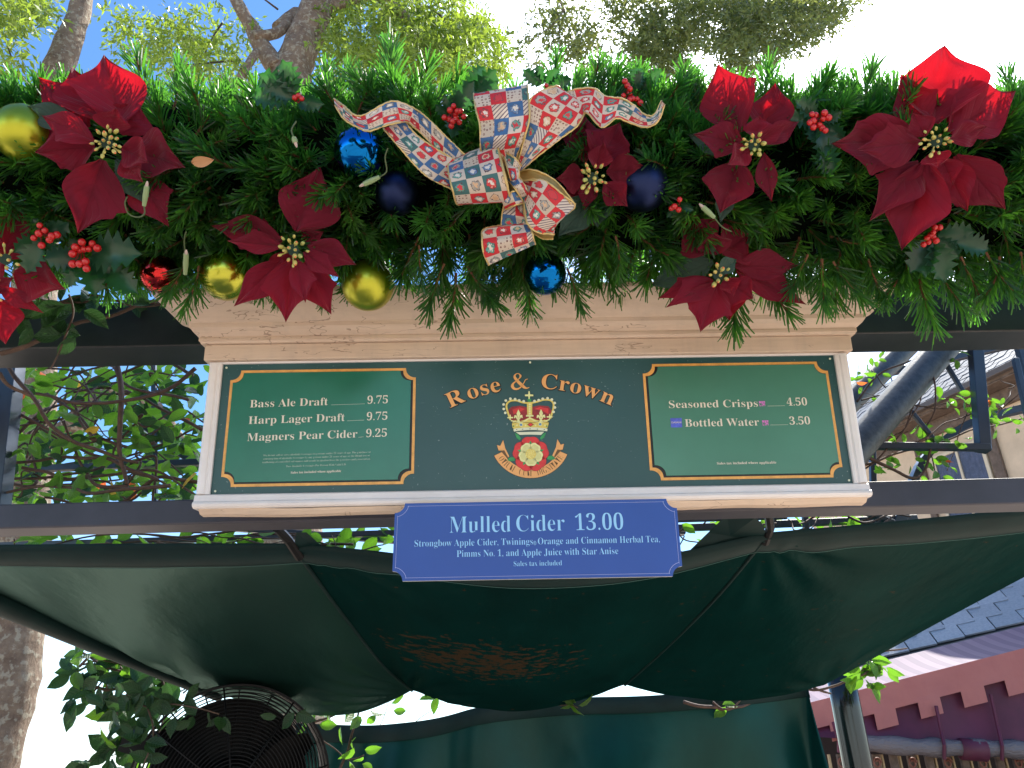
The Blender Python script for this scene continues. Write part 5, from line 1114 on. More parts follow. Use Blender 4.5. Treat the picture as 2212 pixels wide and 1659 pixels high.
vine('bare vine tendril with a leaf cluster wrapped round the black post', P(1830, 1450, 3.0), [([(1475, 1513, 2.8), (1540, 1530, 2.8), (1600, 1525, 2.9), (1700, 1480, 3.0), (1760, 1490, 3.0), (1850, 1465, 3.0), (1900, 1430, 3.0)], .010), ([(1540, 1520, 2.8), (1562, 1532, 2.8), (1598, 1515, 2.8), (1605, 1490, 2.8)], .007), ([(1740, 1475, 3.0), (1770, 1490, 3.0), (1795, 1500, 3.0)], .008), ([(1725, 1480, 3.0), (1755, 1470, 3.0), (1765, 1445, 3.0)], .006), ([(1860, 1450, 3.0), (1885, 1435, 3.0), (1915, 1435, 3.0)], .004), ([(1880, 1415, 3.0), (1930, 1405, 3.0), (1960, 1400, 3.0)], .006)],
     spots([(1835, 1415, 1880, 1470, 2.9, 3.05, 20), (1900, 1430, 1920, 1450, 2.95, 3.0, 4), (1870, 1465, 1890, 1490, 2.95, 3.0, 4), (1560, 1522, 1575, 1530, 2.8, 2.8, 2)], 26)+[(1870, 1400, 2.95)], (.08, .13), 27, yel=0, red=.03)

vine('shaded vine leaves straggling across the upper left guard of the black fan', P(340, 1540, 1.5), [([(262, 1500, 1.55), (320, 1530, 1.45), (380, 1520, 1.4), (470, 1545, 1.4)], .004), ([(320, 1530, 1.45), (330, 1590, 1.42), (310, 1650, 1.42)], .004)],
     spots([(275, 1490, 420, 1560, 1.38, 1.5, 20), (285, 1560, 345, 1650, 1.38, 1.5, 12), (420, 1535, 520, 1575, 1.38, 1.45, 5), (590, 1530, 660, 1570, 1.4, 1.5, 4)], 71), (.055, .09), 72, yel=0, red=.02, meshes=VLD, face=1.0)

# ------------------------------------------------------------------ STEELWORK
def bar(name, u1, v1, Y1, u2, v2, Y2, w_, parent, root, mat=None, dep=None):
    a, b = P(u1, v1, Y1), P(u2, v2, Y2); d = (b-a).normalized(); wd = w_/F_*depth((a+b)/2)
    y = Vector((0, 1, 0)); x = d.cross(y).normalized()*wd/2; yy = d.cross(x).normalized()*(dep or wd)/2
    V, Fc = box8([a-x-yy, a+x-yy, a+x+yy, a-x+yy, b-x-yy, b+x-yy, b+x+yy, b-x+yy]); o = mk(name, V, Fc, mat or MAT['steel'], parent, root=root); bevel(o, .0015, 1); return o
def pipe(label, u1, v1, Y1, u2, v2, Y2, w_, name='brace_pipe', mat=None):
    a, b = P(u1, v1, Y1), P(u2, v2, Y2); rr = w_/2/F_*depth((a+b)/2); o = mk(name, *tube([a+(b-a)*i/8 for i in range(9)], rr, 24), mat or MAT['pipe'], smooth=True)
    return tag(o, label, 'pipe')
def m_pipe():
    k = NB('mottled_steel_pipe'); g = k.noise(k.coord('Object'), 40, 6, .7); k.col(k.ramp(g, [(.40, (.020, .026, .030)), (.62, (.050, .060, .066))])); k.b.inputs['Roughness'].default_value = .48
    k.b.inputs['Metallic'].default_value = .1; k.bump(g, .25, .002); return k.m
MAT['pipe'] = m_pipe()
pipe('thick mottled steel pipe running diagonally up behind the right side of the sign', 2090, 690, .75, 1786, 1040, .485, 66)
pipe('thinner steel pipe parallel behind the thick diagonal pipe', 2000, 710, 1.15, 1690, 1010, .82, 48)
pipe('short grey steel pipe glimpsed below the garland above the middle of the cornice', 1352, 700, .45, 1392, 470, .45, 70)
br = thing('steel_bracket', 'blue grey square steel trellis bracket right of the sign', 'bracket', P(1990, 970, .6))
bar('vertical_bar', 2103, 700, .62, 2124, 975, .62, 24, br, br); bar('bottom_bar', 1855, 963, .60, 2138, 967, .60, 15, br, br)
bar('side_bar', 2186, 690, .75, 2232, 860, .75, 16, br, br); bar('side_bar', 2193, 775, .62, 2222, 905, .62, 12, br, br); bar('diagonal_rod', 1945, 860, .62, 2030, 965, .62, 9, br, br); bar('diagonal_rod', 2040, 780, .72, 2085, 855, .72, 9, br, br)
bar('back_bar', 1884, 965, .8, 1886, 1045, .8, 12, br, br); bar('top_bar', 1900, 810, 1.2, 2230, 735, 1.2, 14, br, br)
q = [Vector(p) for p in catmull([P(u, v, .8)[:] for u, v in ((2260, 872), (2170, 893), (2090, 918), (2030, 958), (1990, 1000), (1965, 1060))], 24)]
V = []
for i, p in enumerate(q):
    t_ = (q[min(i+1, 23)]-q[max(0, i-1)]).normalized(); n_ = t_.cross(Vector((0, 1, 0))).normalized()*.012
    V += [p-n_+Vector((0, -.02, 0)), p+n_+Vector((0, -.02, 0)), p+n_+Vector((0, .02, 0)), p-n_+Vector((0, .02, 0))]
mk('arched_bar', V, [(4*i+j, 4*i+(j+1) % 4, 4*i+4+(j+1) % 4, 4*i+4+j) for i in range(23) for j in range(4)], MAT['steel'], br, root=br)
tr = thing('steel_trellis', 'dark steel trellis rails behind the vine left of the sign', 'trellis', P(200, 1010, .9))
bar('rail', -60, 1018, 1.0, 460, 998, 1.0, 14, tr, tr); bar('upright', 30, 740, .5, -12, 1110, .5, 42, tr, tr); bar('rail', -40, 1180, 1.1, 900, 1150, 1.1, 12, tr, tr); bar('rail', 380, 1132, 1.3, 900, 1172, 1.3, 12, tr, tr); bar('upright', 335, 1120, 1.2, 332, 760, 1.2, 10, tr, tr); bar('diagonal_strut', 300, 900, 1.3, 420, 990, 1.3, 34, tr, tr)
tb = thing('rear_rails', 'dark steel rails seen through the slot between lower beam and canopy on the right', 'rails', P(1750, 1120, 1.0))
bar('rail', 1440, 1142, 1.0, 1980, 1120, 1.0, 14, tb, tb); bar('rail', 1460, 1125, .8, 1700, 1118, .8, 7, tb, tb); bar('upright', 1737, 1095, .9, 1742, 1150, .9, 12, tb, tb); bar('upright', 1892, 1090, .9, 1898, 1140, .9, 11, tb, tb); bar('strut', 1840, 1095, .9, 1930, 1130, .9, 12, tb, tb); bar('strut', 1955, 1090, 1., 1930, 1160, 1., 24, tb, tb)
bar('rail', 880, 1160, 1.2, 1480, 1148, 1.2, 12, tb, tb)

# ------------------------------------------------------------------ OAK TREES
def m_bark():
    k = NB('lichen_spotted_bark'); v = k.coord('Object'); a = k.noise(v, 6, 8, .75); b = k.noise(v, 17, 5, .6)
    base = k.ramp(a, [(.3, (.10, .065, .045)), (.55, (.20, .145, .10)), (.75, (.30, .25, .18))]); li = k.ramp(b, [(.52, (0, 0, 0)), (.60, (1, 1, 1))])
    k.col(k.mix(k.math('MULTIPLY', li, .55), base, (.40, .38, .29))); k.b.inputs['Roughness'].default_value = .9
    k.bump(k.math('ADD', k.noise(k.coord('Object', (3, 3, .8)), 9, 7, .7), k.math('MULTIPLY', b, .5)), .9, .03); return k.m
MAT['bark'] = m_bark(); MAT['darkbark'] = simple('dark_twig_bark', (.05, .035, .03), .9)
MAT['oak_dark'] = leafmat('dark_oak_leaf', [(0, (.025, .045, .015)), (.5, (.045, .07, .018)), (.65, (.08, .10, .025)), (.8, (.16, .14, .04)), (1, (.16, .08, .03))], (.42, .48, .08), .34, .35, .5, scale=1.8)
MAT['oak'] = leafmat('oak_leaf', [(0, (.035, .065, .014)), (.45, (.06, .10, .016)), (.6, (.09, .13, .02)), (.75, (.13, .15, .03)), (1, (.20, .13, .03))], (.46, .64, .05), .45, .35, .5, scale=1.6)
def limb(pts, parent, root, name='limb', mat=None, n=12, bump=.10, seg=None):
    q = catmull([(*P(u, v, Y)[:], r) for u, v, Y, r in pts], seg or len(pts)*7)
    mk(name, *tube([Vector(p[:3]) for p in q], [p[3] for p in q], n, bump=bump, bs=5), mat or MAT['bark'], parent, root=root, smooth=True)
def crown(parent, root, clusters, seed, L=(.065, .115), mat='oak', ctr=None):
    rs = np.random.RandomState(seed); Vs = []; ctr = [] if ctr is None else list(ctr)
    for (u, v, ru, rv, Y, dY, n) in clusters:
        for _ in range(n):
            a = rs.uniform(0, 2*pi); rr = sqrt(rs.uniform(0, 1)); uu = u+ru*rr*cos(a); vv = v+rv*rr*sin(a)
            # clumping: pull toward a few sub centres
            ctr.append(P(uu, vv, Y+rs.normal(0, dY))[:])
    ctr = np.array(ctr); N = len(ctr); K = 9
    # twig direction: drooping outward
    td = rs.normal(0, 1, (N, 3)); td[:, 2] = -abs(td[:, 2])*.7-.3; td /= np.linalg.norm(td, axis=1)[:, None]
    V = []; s = np.linspace(0, 1, K)
    base = (ctr[:, None, :]+td[:, None, :]*(s[None, :, None]*.20)).reshape(-1, 3)+rs.normal(0, .015, (N*K, 3))
    d = np.repeat(td, K, axis=0)*.6+rs.normal(0, .65, (N*K, 3)); d /= np.linalg.norm(d, axis=1)[:, None]
    nr = rs.normal(0, 1, (N*K, 3)); x = np.cross(d, nr); x /= np.linalg.norm(x, axis=1)[:, None]; z = np.cross(x, d)
    l = rs.uniform(*L, N*K)[:, None]; wv = l*.17
    p0 = base; p1 = base+d*l*.5+x*wv+z*l*.05; p2 = base+d*l; p3 = base+d*l*.5-x*wv+z*l*.05
    VV = np.stack([p0, p1, p2, p3], 1).reshape(-1, 3)
    me = bpy.data.meshes.new('crown'); M_ = N*K
    me.vertices.add(M_*4); me.vertices.foreach_set('co', (VV-np.array(root.location[:])).ravel())
    me.loops.add(M_*4); me.polygons.add(M_); me.loops.foreach_set('vertex_index', np.arange(M_*4)); me.polygons.foreach_set('loop_start', np.arange(0, M_*4, 4)); me.polygons.foreach_set('loop_total', np.full(M_, 4)); me.materials.append(MAT[mat]); me.update(); me.validate()
    o = bpy.data.objects.new('crown', me); COL.objects.link(o); o.parent = parent; o['kind'] = 'stuff'
    return ctr
def twiglines(parent, root, lines, r0_=.012):
    for pts in lines: limb([(u, v, Y, r0_*(1-.75*i/len(pts))) for i, (u, v, Y) in enumerate(pts)], parent, root, 'twig', MAT['darkbark'], 6, 0)
def gz(p): return Vector((p.x, p.y, 0))
tA = thing('oak_tree', 'leaning oak tree at the far left with a pale mottled trunk', 'tree', Vector((P(-40, 1659, 5).x-.3, 5, 0)), 'oak trees behind the stall')
limb([(190, -120, 5, .10), (172, 20, 5, .125), (118, 170, 5, .17), (85, 330, 5, .19), (78, 600, 5, .20), (70, 850, 5, .20), (55, 1080, 5, .20), (45, 1300, 5, .19), (28, 1480, 5, .19), (-25, 1659, 5, .20), (-120, 1900, 5, .24), (-200, 2150, 5, .30)], tA, tA, 'trunk', n=26, bump=.14, seg=90)
limb([(70, 1000, 5, .12), (180, 900, 4.9, .10), (290, 840, 4.8, .07), (420, 1000, 4.7, .06)], tA, tA, 'limb')
crown(tA, tA, [(40, 20, 70, 40, 4.5, .3, 130), (100, 5, 30, 30, 4.5, .3, 25), (10, 110, 26, 45, 4.5, .3, 22), (35, 160, 22, 40, 4.5, .2, 12), (45, 130, 14, 40, 4.5, .2, 7), (250, 60, 40, 60, 5.5, .4, 10)], 31)
twiglines(tA, tA, [[(0, 60, 4.5), (20, 110, 4.5), (40, 170, 4.5)]])
tB = thing('oak_tree', 'big forked oak tree rising behind the garland left of the bow', 'tree', gz(P(640, 1500, 6)), 'oak trees behind the stall')
limb([(712, -160, 6, .20), (690, -20, 6, .215), (668, 60, 6, .225), (640, 130, 6, .25), (622, 220, 6, .27), (615, 500, 6, .30), (618, 900, 6, .33), (620, 1300, 6, .36), (622, 1900, 6, .42), (625, 2350, 6, .48)], tB, tB, 'trunk', n=30, bump=.13, seg=90)
limb([(600, 150, 5.9, .14), (562, 95, 5.9, .12), (545, 60, 5.85, .10), (520, 20, 5.8, .085), (480, -60, 5.8, .08)], tB, tB, 'limb', n=18)
limb([(480, 170, 5.6, .03), (510, 180, 5.6, .06), (530, 150, 5.6, .055), (555, 110, 5.7, .05)], tB, tB, 'limb')
limb([(600, 60, 6, .09), (640, 30, 6.2, .10), (600, 70, 5.9, .07), (548, 80, 5.8, .09)], tB, tB, 'limb')
limb([(690, 20, 6, .10), (800, -10, 6.2, .085), (870, 30, 6.4, .07), (930, 110, 6.4, .055), (985, 140, 6.4, .045), (1060, 175, 6.4, .03)], tB, tB, 'limb')
crown(tB, tB, [(455, 60, 110, 60, 6.3, .5, 120), (400, 120, 80, 60, 6.3, .5, 150), (310, 80, 55, 60, 6.3, .5, 80), (255, 45, 40, 30, 6.3, .4, 22), (470, 160, 90, 50, 6.3, .5, 120), (800, 60, 130, 80, 6.8, .7, 640), (930, 60, 120, 90, 6.8, .7, 620), (1000, 110, 100, 80, 6.8, .7, 460), (880, 150, 160, 60, 7, .7, 420), (1040, 170, 50, 40, 6.8, .5, 90), (750, 140, 60, 60, 7, .6, 120)], 32, (.07, .125))
twiglines(tB, tB, [[(480, 50, 6.2), (460, 80, 6.2), (440, 120, 6.2)], [(520, 130, 6), (460, 135, 6), (400, 140, 6)], [(925, 15, 6.4), (965, 50, 6.4), (962, 110, 6.4), (950, 140, 6.4)], [(600, 20, 6), (560, -10, 6)]], .016)
tC = thing('oak_tree', 'oak tree whose twigs hang down from above over the right half of the garland', 'tree', Vector((P(2900, -700, 8).x, 8, 0)), 'oak trees behind the stall')
limb([(2900, -700, 8, .14), (2200, -600, 7, .12), (1700, -400, 6.5, .10), (1500, -200, 6.2, .08), (1430, -60, 6, .05), (1418, 20, 6, .022), (1412, 80, 6, .014), (1404, 150, 6, .006)], tC, tC, 'limb')
limb([(1500, -200, 6.2, .08), (1300, -120, 6, .05), (1215, -20, 6, .026), (1216, 20, 6, .020), (1198, 50, 6, .012), (1160, 80, 6, .006), (1110, 130, 6, .004)], tC, tC, 'limb')
def gl(p, r): 
    return [(p.x, p.y, z, r) for z in np.linspace(.0, p.z, 12)]
lp = P(2900, -700, 8)
mk('trunk', *tube([Vector((lp.x, lp.y, lp.z*t)) for t in np.linspace(0, 1, 24)], [.34-.2*t for t in np.linspace(0, 1, 24)], 20, bump=.12, bs=5), MAT['bark'], tC, root=tC, smooth=True)
crown(tC, tC, [(1160, 90, 50, 60, 6, .3, 55), (1230, 60, 50, 65, 6, .3, 130), (1270, 110, 45, 50, 6, .3, 95), (1190, 20, 45, 30, 6, .3, 45), (1380, 40, 60, 70, 6, .4, 190), (1410, 120, 60, 65, 6, .4, 360), (1450, 60, 60, 70, 6, .4, 240), (1340, 20, 40, 30, 6, .3, 60), (1560, 40, 110, 70, 6.2, .5, 640), (1680, 40, 110, 65, 6.2, .5, 620), (1620, 100, 70, 50, 6.2, .5, 260), (1760, 20, 75, 40, 6.2, .5, 260), (1600, 5, 160, 30, 6.2, .5, 260), (1300, 40, 50, 60, 6.2, .4, 16), (1820, 0, 50, 20, 6.2, .4, 40), (1590, 145, 40, 20, 6.2, .4, 40), (1480, 150, 30, 20, 6, .3, 20)], 33, (.06, .105), 'oak_dark')
twiglines(tC, tC, [[(1216, 10, 6), (1228, 60, 6), (1238, 100, 6), (1250, 118, 6)], [(1205, 30, 6), (1208, 70, 6), (1206, 110, 6)], [(1412, 60, 6), (1430, 90, 6), (1425, 130, 6)], [(1416, 40, 6), (1400, 90, 6), (1398, 130, 6)]], .012)

for (bx, by, h_, rr_, sd_, lab) in ((-5.5, -13, 8.5, 3.6, 41, 'unseen broad oak tree added behind the camera, mirrored in the sign boards on the left'), (5.0, -15, 7.5, 3.2, 42, 'unseen rounder oak tree added behind the camera, mirrored in the baubles on the right')):  # unseen trees added for their reflections in the boards and baubles
    tD = thing('oak_tree', lab, 'tree', Vector((bx, by, 0)), 'unseen oak trees added for reflections')
    mk('trunk', *tube([Vector((bx+.1*sin(i*.7), by, i*.5)) for i in range(int(h_))], [.28-.02*i for i in range(int(h_))], 16, bump=.12, bs=5), MAT['bark'], tD, root=tD, smooth=True)
    rs_ = np.random.RandomState(sd_); c_ = rs_.normal(0, 1, (1400, 3)); c_ /= np.linalg.norm(c_, axis=1)[:, None]; c_ = c_*rr_*rs_.uniform(.45, 1, (1400, 1))*np.array([1, 1, .75])+np.array([bx, by, h_*.72])
    crown(tD, tD, [], sd_, (.22, .36), 'oak_dark', ctr=c_)

# ------------------------------------------------------------------ HOUSE (upper right) AND AWNING
def m_slate():
    k = NB('blue_grey_slate'); oi = k.add('ShaderNodeObjectInfo').outputs['Random']; g = k.noise(k.coord('Object'), 9, 6, .65)
    k.col(k.mix(k.math('MULTIPLY', oi, .3), k.ramp(g, [(.3, (.070, .088, .12)), (.7, (.12, .15, .20))]), (.03, .04, .055))); k.b.inputs['Roughness'].default_value = .65; k.b.inputs['Specular IOR Level'].default_value = .18; k.bump(g, .3, .01); return k.m
MAT['slate'] = m_slate(); MAT['stucco'] = simple('warm_cream_stucco', (.62, .48, .34), .9, var=.12, scale=3, bump=.3, bs=30, bd=.01)
MAT['oldwood'] = simple('weathered_brown_timber', (.12, .085, .065), .8, var=.4, scale=14, bump=.5, bs=40, bd=.006); MAT['winframe'] = simple('cream_window_frame', (.60, .50, .36), .5)
MAT['curtain'] = simple('pale_blue_curtain', (.30, .34, .55), .8, var=.3, scale=12); MAT['underlay'] = simple('dark_roof_underlay', (.03, .033, .04), .8)
def glassm():
    k = NB('window_glass'); k.col((.05, .06, .08)); k.b.inputs['Roughness'].default_value = .06; k.b.inputs['Alpha'].default_value = .35; return k.m
MAT['glass'] = glassm()
MAT['slate_pale'] = MAT['slate'].copy(); MAT['slate_pale'].name = 'pale_blue_slate'
for n_ in MAT['slate_pale'].node_tree.nodes:
    if n_.type == 'VALTORGB': n_.color_ramp.elements[0].color = (.20, .245, .31, 1); n_.color_ramp.elements[1].color = (.31, .36, .44, 1)
for n_ in MAT['slate_pale'].node_tree.nodes:
    if n_.type == 'BSDF_PRINCIPLED': n_.inputs['Specular IOR Level'].default_value = .6; n_.inputs['Roughness'].default_value = .45
def roof(root, e0, e1, up, rows, sw, sh, seed, name='slate', mat='slate'):
    """e0,e1 eave ends; up: unit slope vector; slates laid from the eave upwards"""
    ex = (e1-e0); Lx = ex.length; ex = ex/Lx; n = ex.cross(up).normalized(); n = -n if n.z < 0 else n; r = random.Random(seed); th = .028
    H = rows*sh
    mk('roof_deck', *box8([e0-n*.06, e1-n*.06, e1-n*.02, e0-n*.02, e0+up*H-n*.06, e1+up*H-n*.06, e1+up*H-n*.02, e0+up*H-n*.02]), MAT['underlay'], root, root=root)
    V, Fc = box8([Vector((-.5, 0, 0)), Vector((.5, 0, 0)), Vector((.5, 0, 1)), Vector((-.5, 0, 1)), Vector((-.5, 1.25, 0)), Vector((.5, 1.25, 0)), Vector((.5, 1.25, 1)), Vector((-.5, 1.25, 1))])
    me = mesh_data(name, V, Fc, MAT[mat]); cnt = 0; extra = []
    cells = []
    for j in range(rows):
        x = (-.5 if j % 2 else 0)*sw
        while x < Lx+sw:
            w_ = sw*r.uniform(.94, 1.04); p = e0+ex*(x+w_/2)+up*(j*sh)+n*(.012+r.uniform(0, .003)); cells.append((p, w_*.945)); x += w_
    cells.sort(key=lambda c: 0 if (-30 < px(c[0])[0] < 2260 and 0 < px(c[0])[1] < 1700) else 1)
    M0 = Matrix((ex, (up*1.0-n*.055).normalized(), n)).transposed().to_4x4()
    for i, (p, w_) in enumerate(cells):
        m = Matrix.Translation(p+n*r.uniform(-.004, .004)) @ M0 @ Matrix.Diagonal((w_, sh, th, 1))
        if i < 290: inst(name, me, m, root, root)
        else: extra += [([m @ v for v in V], Fc)]
    if extra:
        VV, FF = join(extra); mk('far_slates', VV, FF, MAT['slate'], root, root=root, kind='stuff')
# upper house
ez = 7.6
E0, E1 = Pz(1800, 972, ez), Pz(2330, 722, ez); ed = (E1-E0).normalized(); E0x = E0-ed*1.0; E1x = E1+ed*1.5
outn = ed.cross(Vector((0, 0, 1))).normalized(); outn = -outn if outn.dot(CAM-E0) < 0 else outn       # facade faces the camera side
house = thing('timber_framed_house', 'cream timber framed house with slate roof and curtained window at the right edge', 'house', Vector(((E0x+E1x)/2).xy.to_3d()))
rup = (-outn*cos(radians(42))+Vector((0, 0, 1))*sin(radians(42))).normalized()
roof(house, E0x, E1x, rup, 13, .34, .22, 5)
wo = E0-outn*.15; Lw = (E1x-E0x).length; wb = E0x-outn*.50
def hp(s, z, o=0.): return Vector((wb.x, wb.y, 0))+ed*s+outn*o+Vector((0, 0, z))
def hbox(name, s0, s1, z0, z1, o0, o1, mat, parent=house): 
    o = mk(name, *box8([hp(s0, z0, o0), hp(s1, z0, o0), hp(s1, z0, o1), hp(s0, z0, o1), hp(s0, z1, o0), hp(s1, z1, o0), hp(s1, z1, o1), hp(s0, z1, o1)]), mat, parent, root=house); bevel(o, .006, 1); return o
def floc(u, v):
    p = ray_plane(u, v, wb, outn)-wb; return p.dot(ed), p.z+wb.z
hbox('wall', -.5, Lw+.5, 0, ez-.02, -.3, 0, MAT['stucco'])
hbox('fascia_board', 0, Lw, ez-.10, ez+.04, .40, .46, MAT['oldwood']); hbox('soffit', 0, Lw, ez-.13, ez-.105, .003, .46, MAT['oldwood']); hbox('gutter', 0, Lw, ez-.05, ez+.06, .463, .58, simple('grey_brown_gutter', (.09, .075, .07), .5))
s1_, z1_ = floc(1900, 990); s2_, z2_ = floc(2140, 1010)
hbox('wall_plate_beam', 0, Lw, ez-.42, ez-.135, .004, .10, MAT['oldwood'])
sp_, zp_ = floc(2152, 980)
hbox('timber_post', sp_-.10, sp_+.10, .3, ez-.425, .004, .07, MAT['oldwood'])
sl2, _ = floc(2000, 1020); hbox('timber_post', sl2-.09, sl2+.04, .3, ez-.425, .004, .07, MAT['oldwood'])
s0w, zt = floc(2025, 1000); s1w, zt2 = floc(2128, 985)
ztop = max(zt, zt2)+.05; zb_ = ztop-1.25
def window(s0, s1, z0, z1):
    f = hbox('window', s0, s1, z0, z1, .003, .02, MAT['curtain'])
    for (a, b, c, d) in ((s0-.07, s0, z0-.07, z1+.07), (s1, s1+.07, z0-.07, z1+.07), (s0, s1, z1, z1+.07), (s0, s1, z0-.07, z0), ((s0+s1)/2-.025, (s0+s1)/2+.025, z0, z1)): hbox('frame', a, b, c, d, .022, .075, MAT['winframe'], f)
    V = [hp(s0+(s1-s0)*i/60, z, .035+.008*sin(i*1.1)) for z in (z0, z1) for i in range(61)]; mk('curtain', V, [(i, i+1, 62+i, 61+i) for i in range(60)], MAT['curtain'], f, root=house, smooth=True)
    hbox('pane', s0, s1, z0, z1, .058, .062, MAT['glass'], f)
window(s0w, s1w, zb_, ztop)
window(s0w+2.2, s1w+2.2, zb_, ztop)
for z in (zb_-.45,): hbox('cross_beam', 0, Lw, z, z+.16, .004, .08, MAT['oldwood'])

# lower wing with slates, fascia, and the striped awning below it
A0, A1 = P(1905, 1424, 9.4), P(2240, 1340, 9.1); az = A0.z; ad = (A1-A0).normalized(); A1x = A1+ad*2.2
aout = ad.cross(Vector((0, 0, 1))).normalized(); aout = -aout if aout.dot(CAM-A0) < 0 else aout
wing = thing('low_slate_roofed_wing', 'low wing of the house with large blue slates above the pink awning', 'building', Vector(((A0+A1)/2).xy.to_3d()))
aup = (-aout*cos(radians(48))+Vector((0, 0, 1))*sin(radians(48))).normalized()
roof(wing, A0, A1x, aup, 8, .40, .23, 8, mat='slate_pale')
def wp(s, z, o=0.): return Vector((A0.x, A0.y, 0))+ad*s+aout*o+Vector((0, 0, z))
La = (A1x-A0).length
def wbox(name, s0, s1, z0, z1, o0, o1, mat, parent=wing, root=wing):
    o = mk(name, *box8([wp(s0, z0, o0), wp(s1, z0, o0), wp(s1, z0, o1), wp(s0, z0, o1), wp(s0, z1, o0), wp(s1, z1, o0), wp(s1, z1, o1), wp(s0, z1, o1)]), mat, parent, root=root); bevel(o, .004, 1); return o
wbox('fascia', -1.6, La, az-.10, az-.012, -.02, .03, simple('grey_lead_fascia', (.10, .095, .10), .5, var=.3, scale=8))
wbox('wall', -2.2, La, 0, az-.12, -.5, -.35, simple('dark_brown_wall', (.035, .025, .02), .8)); wbox('dark_gable', -.9, -.02, az-.01, az+.42, -.35, -.2, simple('plum_brown_board', (.06, .04, .038), .7))
# barge board closing the left end of the slates
b0, b1 = A0-ad*.06, A0-ad*.01
mk('barge_board', *box8([b0-aup*.05-aout*-.02, b1-aup*.05-aout*-.02, b1-aup*.05-Vector((0, 0, .12)), b0-aup*.05-Vector((0, 0, .12)), b0+aup*1.3, b1+aup*1.3, b1+aup*1.3-Vector((0, 0, .12)), b0+aup*1.3-Vector((0, 0, .12))]), MAT['oldwood'], wing, root=wing)
# awning: valance line from the photo
V0, V1 = P(1752, 1517, 8.2), P(2212, 1400, 8.0); vz = V0.z; vd = (V1-V0).normalized(); vout = vd.cross(Vector((0, 0, 1))).normalized(); vout = -vout if vout.dot(CAM-V0) < 0 else vout
V0x = V0-vd*.9; Lv = (V1-V0x).length+1.4
aw = thing('pink_awning', 'pink awning with striped lilac top and square cut valance below the slates', 'awning', Vector(V0.xy.to_3d()))
def ap(s, o=0., z=0.): return V0x+vd*s+vout*o+Vector((0, 0, z))
def m_awn():
    k = NB('lilac_striped_awning_canvas'); uv = k.add('ShaderNodeTexCoord').outputs['UV']; sp = k.add('ShaderNodeSeparateXYZ'); k.l(uv, sp.inputs[0])
    st = k.math('GREATER_THAN', k.math('SINE', k.math('MULTIPLY', sp.outputs[0], 34)), 0); k.col(k.mix(st, (.21, .14, .21), (.13, .085, .155))); k.b.inputs['Roughness'].default_value = .7; k.translucent((.6, .3, .4), .2); return k.m
depth_aw = .84; V, UV = [], []
for i in range(61):
    for j in range(7):
        t = j/6; V.append(ap(Lv*i/60, -depth_aw*t, .27*t-.02*sin(pi*t))); UV.append((i/60*Lv, t))
mk('sloped_top', V, [(i*7+j, i*7+j+1, i*7+8+j, i*7+7+j) for i in range(60) for j in range(6)], m_awn(), aw, uv=UV, smooth=True, root=aw)
per = .53; vh = .46; V, Fc = [], []; nseg = int(Lv/per*8)
pk = NB('salmon_pink_canvas'); pk.col(pk.ramp(pk.noise(pk.coord(), 4, 4), [(.3, (.40, .135, .125)), (.7, (.46, .17, .15))])); pk.b.inputs['Roughness'].default_value = .65; pk.translucent((.7, .25, .2), .18)
for i in range(nseg+1):
    s = Lv*i/nseg; fy = .008*sin(s*9)
    V += [ap(s, .003+fy, .0), ap(s, .006+fy*1.5, -vh*.5), ap(s, .008+fy*2, -vh*.62), ap(s, .010+fy*2, -vh)]
for i in range(nseg):
    Fc.append((4*i, 4*i+4, 4*i+5, 4*i+1)); Fc.append((4*i+1, 4*i+5, 4*i+6, 4*i+2))
    ph = (i % 8)
    if ph < 4: Fc.append((4*i+2, 4*i+6, 4*i+7, 4*i+3))
val = mk('valance', V, Fc, pk.m, aw, root=aw); m_ = val.modifiers.new('thick', 'SOLIDIFY'); m_.thickness = .006
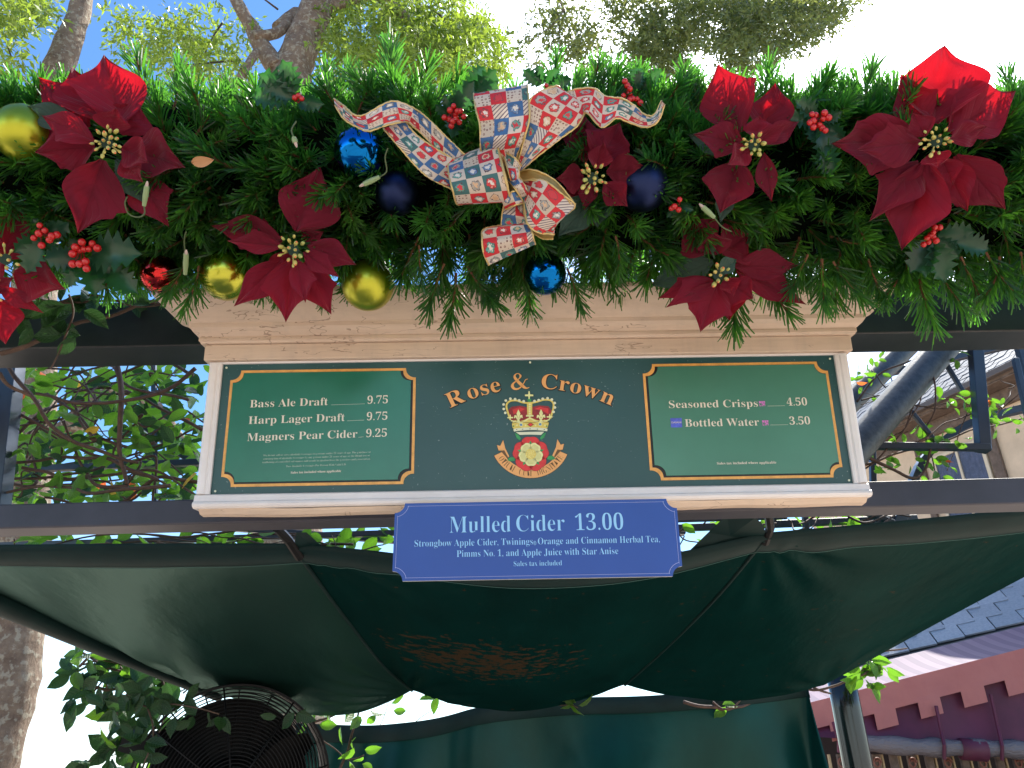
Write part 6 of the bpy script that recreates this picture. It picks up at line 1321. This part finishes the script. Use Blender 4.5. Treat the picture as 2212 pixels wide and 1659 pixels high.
# burgundy drop curtain and rolled clear sheet
bg_ = NB('burgundy_canvas'); bg_.col(bg_.ramp(bg_.noise(bg_.coord(), 3, 4), [(.3, (.065, .007, .024)), (.7, (.10, .012, .038))])); bg_.b.inputs['Roughness'].default_value = .6
V = []; nb_ = 70; ro0, ro1 = P(1700, 1592, 8.15), P(2330, 1632, 7.95)
def rol(t, dz=0, dy=0): return ro0+(ro1-ro0)*t+Vector((0, dy, dz))
for i in range(nb_+1):
    s = Lv*i/nb_; a_ = ap(s, -.10); tt = (a_.x-ro0.x)/(ro1.x-ro0.x); b_ = rol(tt, .02)
    for f_ in (0, .35, .7, 1): V.append(a_*(1-f_)+b_*f_+Vector((0, .03*sin(s*7+f_*2)*sin(pi*f_)+.05*sin(pi*f_), 0)))
bc = mk('drop_curtain', V, [(4*i+j, 4*i+j+1, 4*i+5+j, 4*i+4+j) for i in range(nb_) for j in range(3)], bg_.m, aw, root=aw, smooth=True)
for (u_, v_, u2, v2) in ((2022, 1525, 2040, 1640), (2140, 1500, 2165, 1642), (2255, 1480, 2285, 1645), (1800, 1560, 1812, 1625)): mk('tie_band', *tube([P(u_, v_, 8.02), P((u_+u2)/2+3, (v_+v2)/2, 7.98), P(u2, v2-30, 7.9), P(u2, v2, 7.95)], .02, 6), bg_.m, aw, root=aw)
k = NB('cloudy_clear_vinyl'); k.col((.13, .11, .115)); k.b.inputs['Roughness'].default_value = .2; k.b.inputs['Specular IOR Level'].default_value = .8; k.bump(k.noise(k.coord('Object', (3, 3, 9)), 6, 5, .6), .8, .03)
mk('rolled_clear_sheet', *tube([rol(.20+.8*i/40, -.02*sin(i*.16)) for i in range(41)], [.094+.010*sin(i*.9) for i in range(41)], 16, bump=.1, bs=12), k.m, aw, root=aw, smooth=True)
mk('red_sleeve', *tube([rol(t_, -.01) for t_ in (.60, .64, .685)], .115, 16), bg_.m, aw, root=aw, smooth=True)
# carved rack below
rk = thing('carved_screen', 'dark carved wooden screen with gilt strips below the rolled clear sheet', 'screen', Vector(P(2000, 1640, 8.3).xy.to_3d()))
gilt = simple('dull_gilt_strip', (.34, .24, .12), .5); carv = simple('red_brown_carving', (.20, .07, .045), .5)
for i in range(26):
    a_ = P(1790+i*19, 1640, 8.3); x0 = a_.x; z1 = a_.z+.05; wdt = .08 if i % 2 else .02
    o = mk('upright_slat', *abox(x0, x0+wdt, 8.28, 8.33, .01, z1), MAT['oldwood'] if i % 2 else gilt, rk, root=rk)
    if i % 4 == 1:
        for q_ in range(3):
            cz = a_.z-.04-q_*.16; mk('carved_scroll', *tube([Vector((x0+.03+.05*cos(a)*(1-a/14), 8.26, cz+.06*sin(a)*(1-a/14))) for a in np.linspace(0, 9, 26)], .010, 6), carv, rk, root=rk)
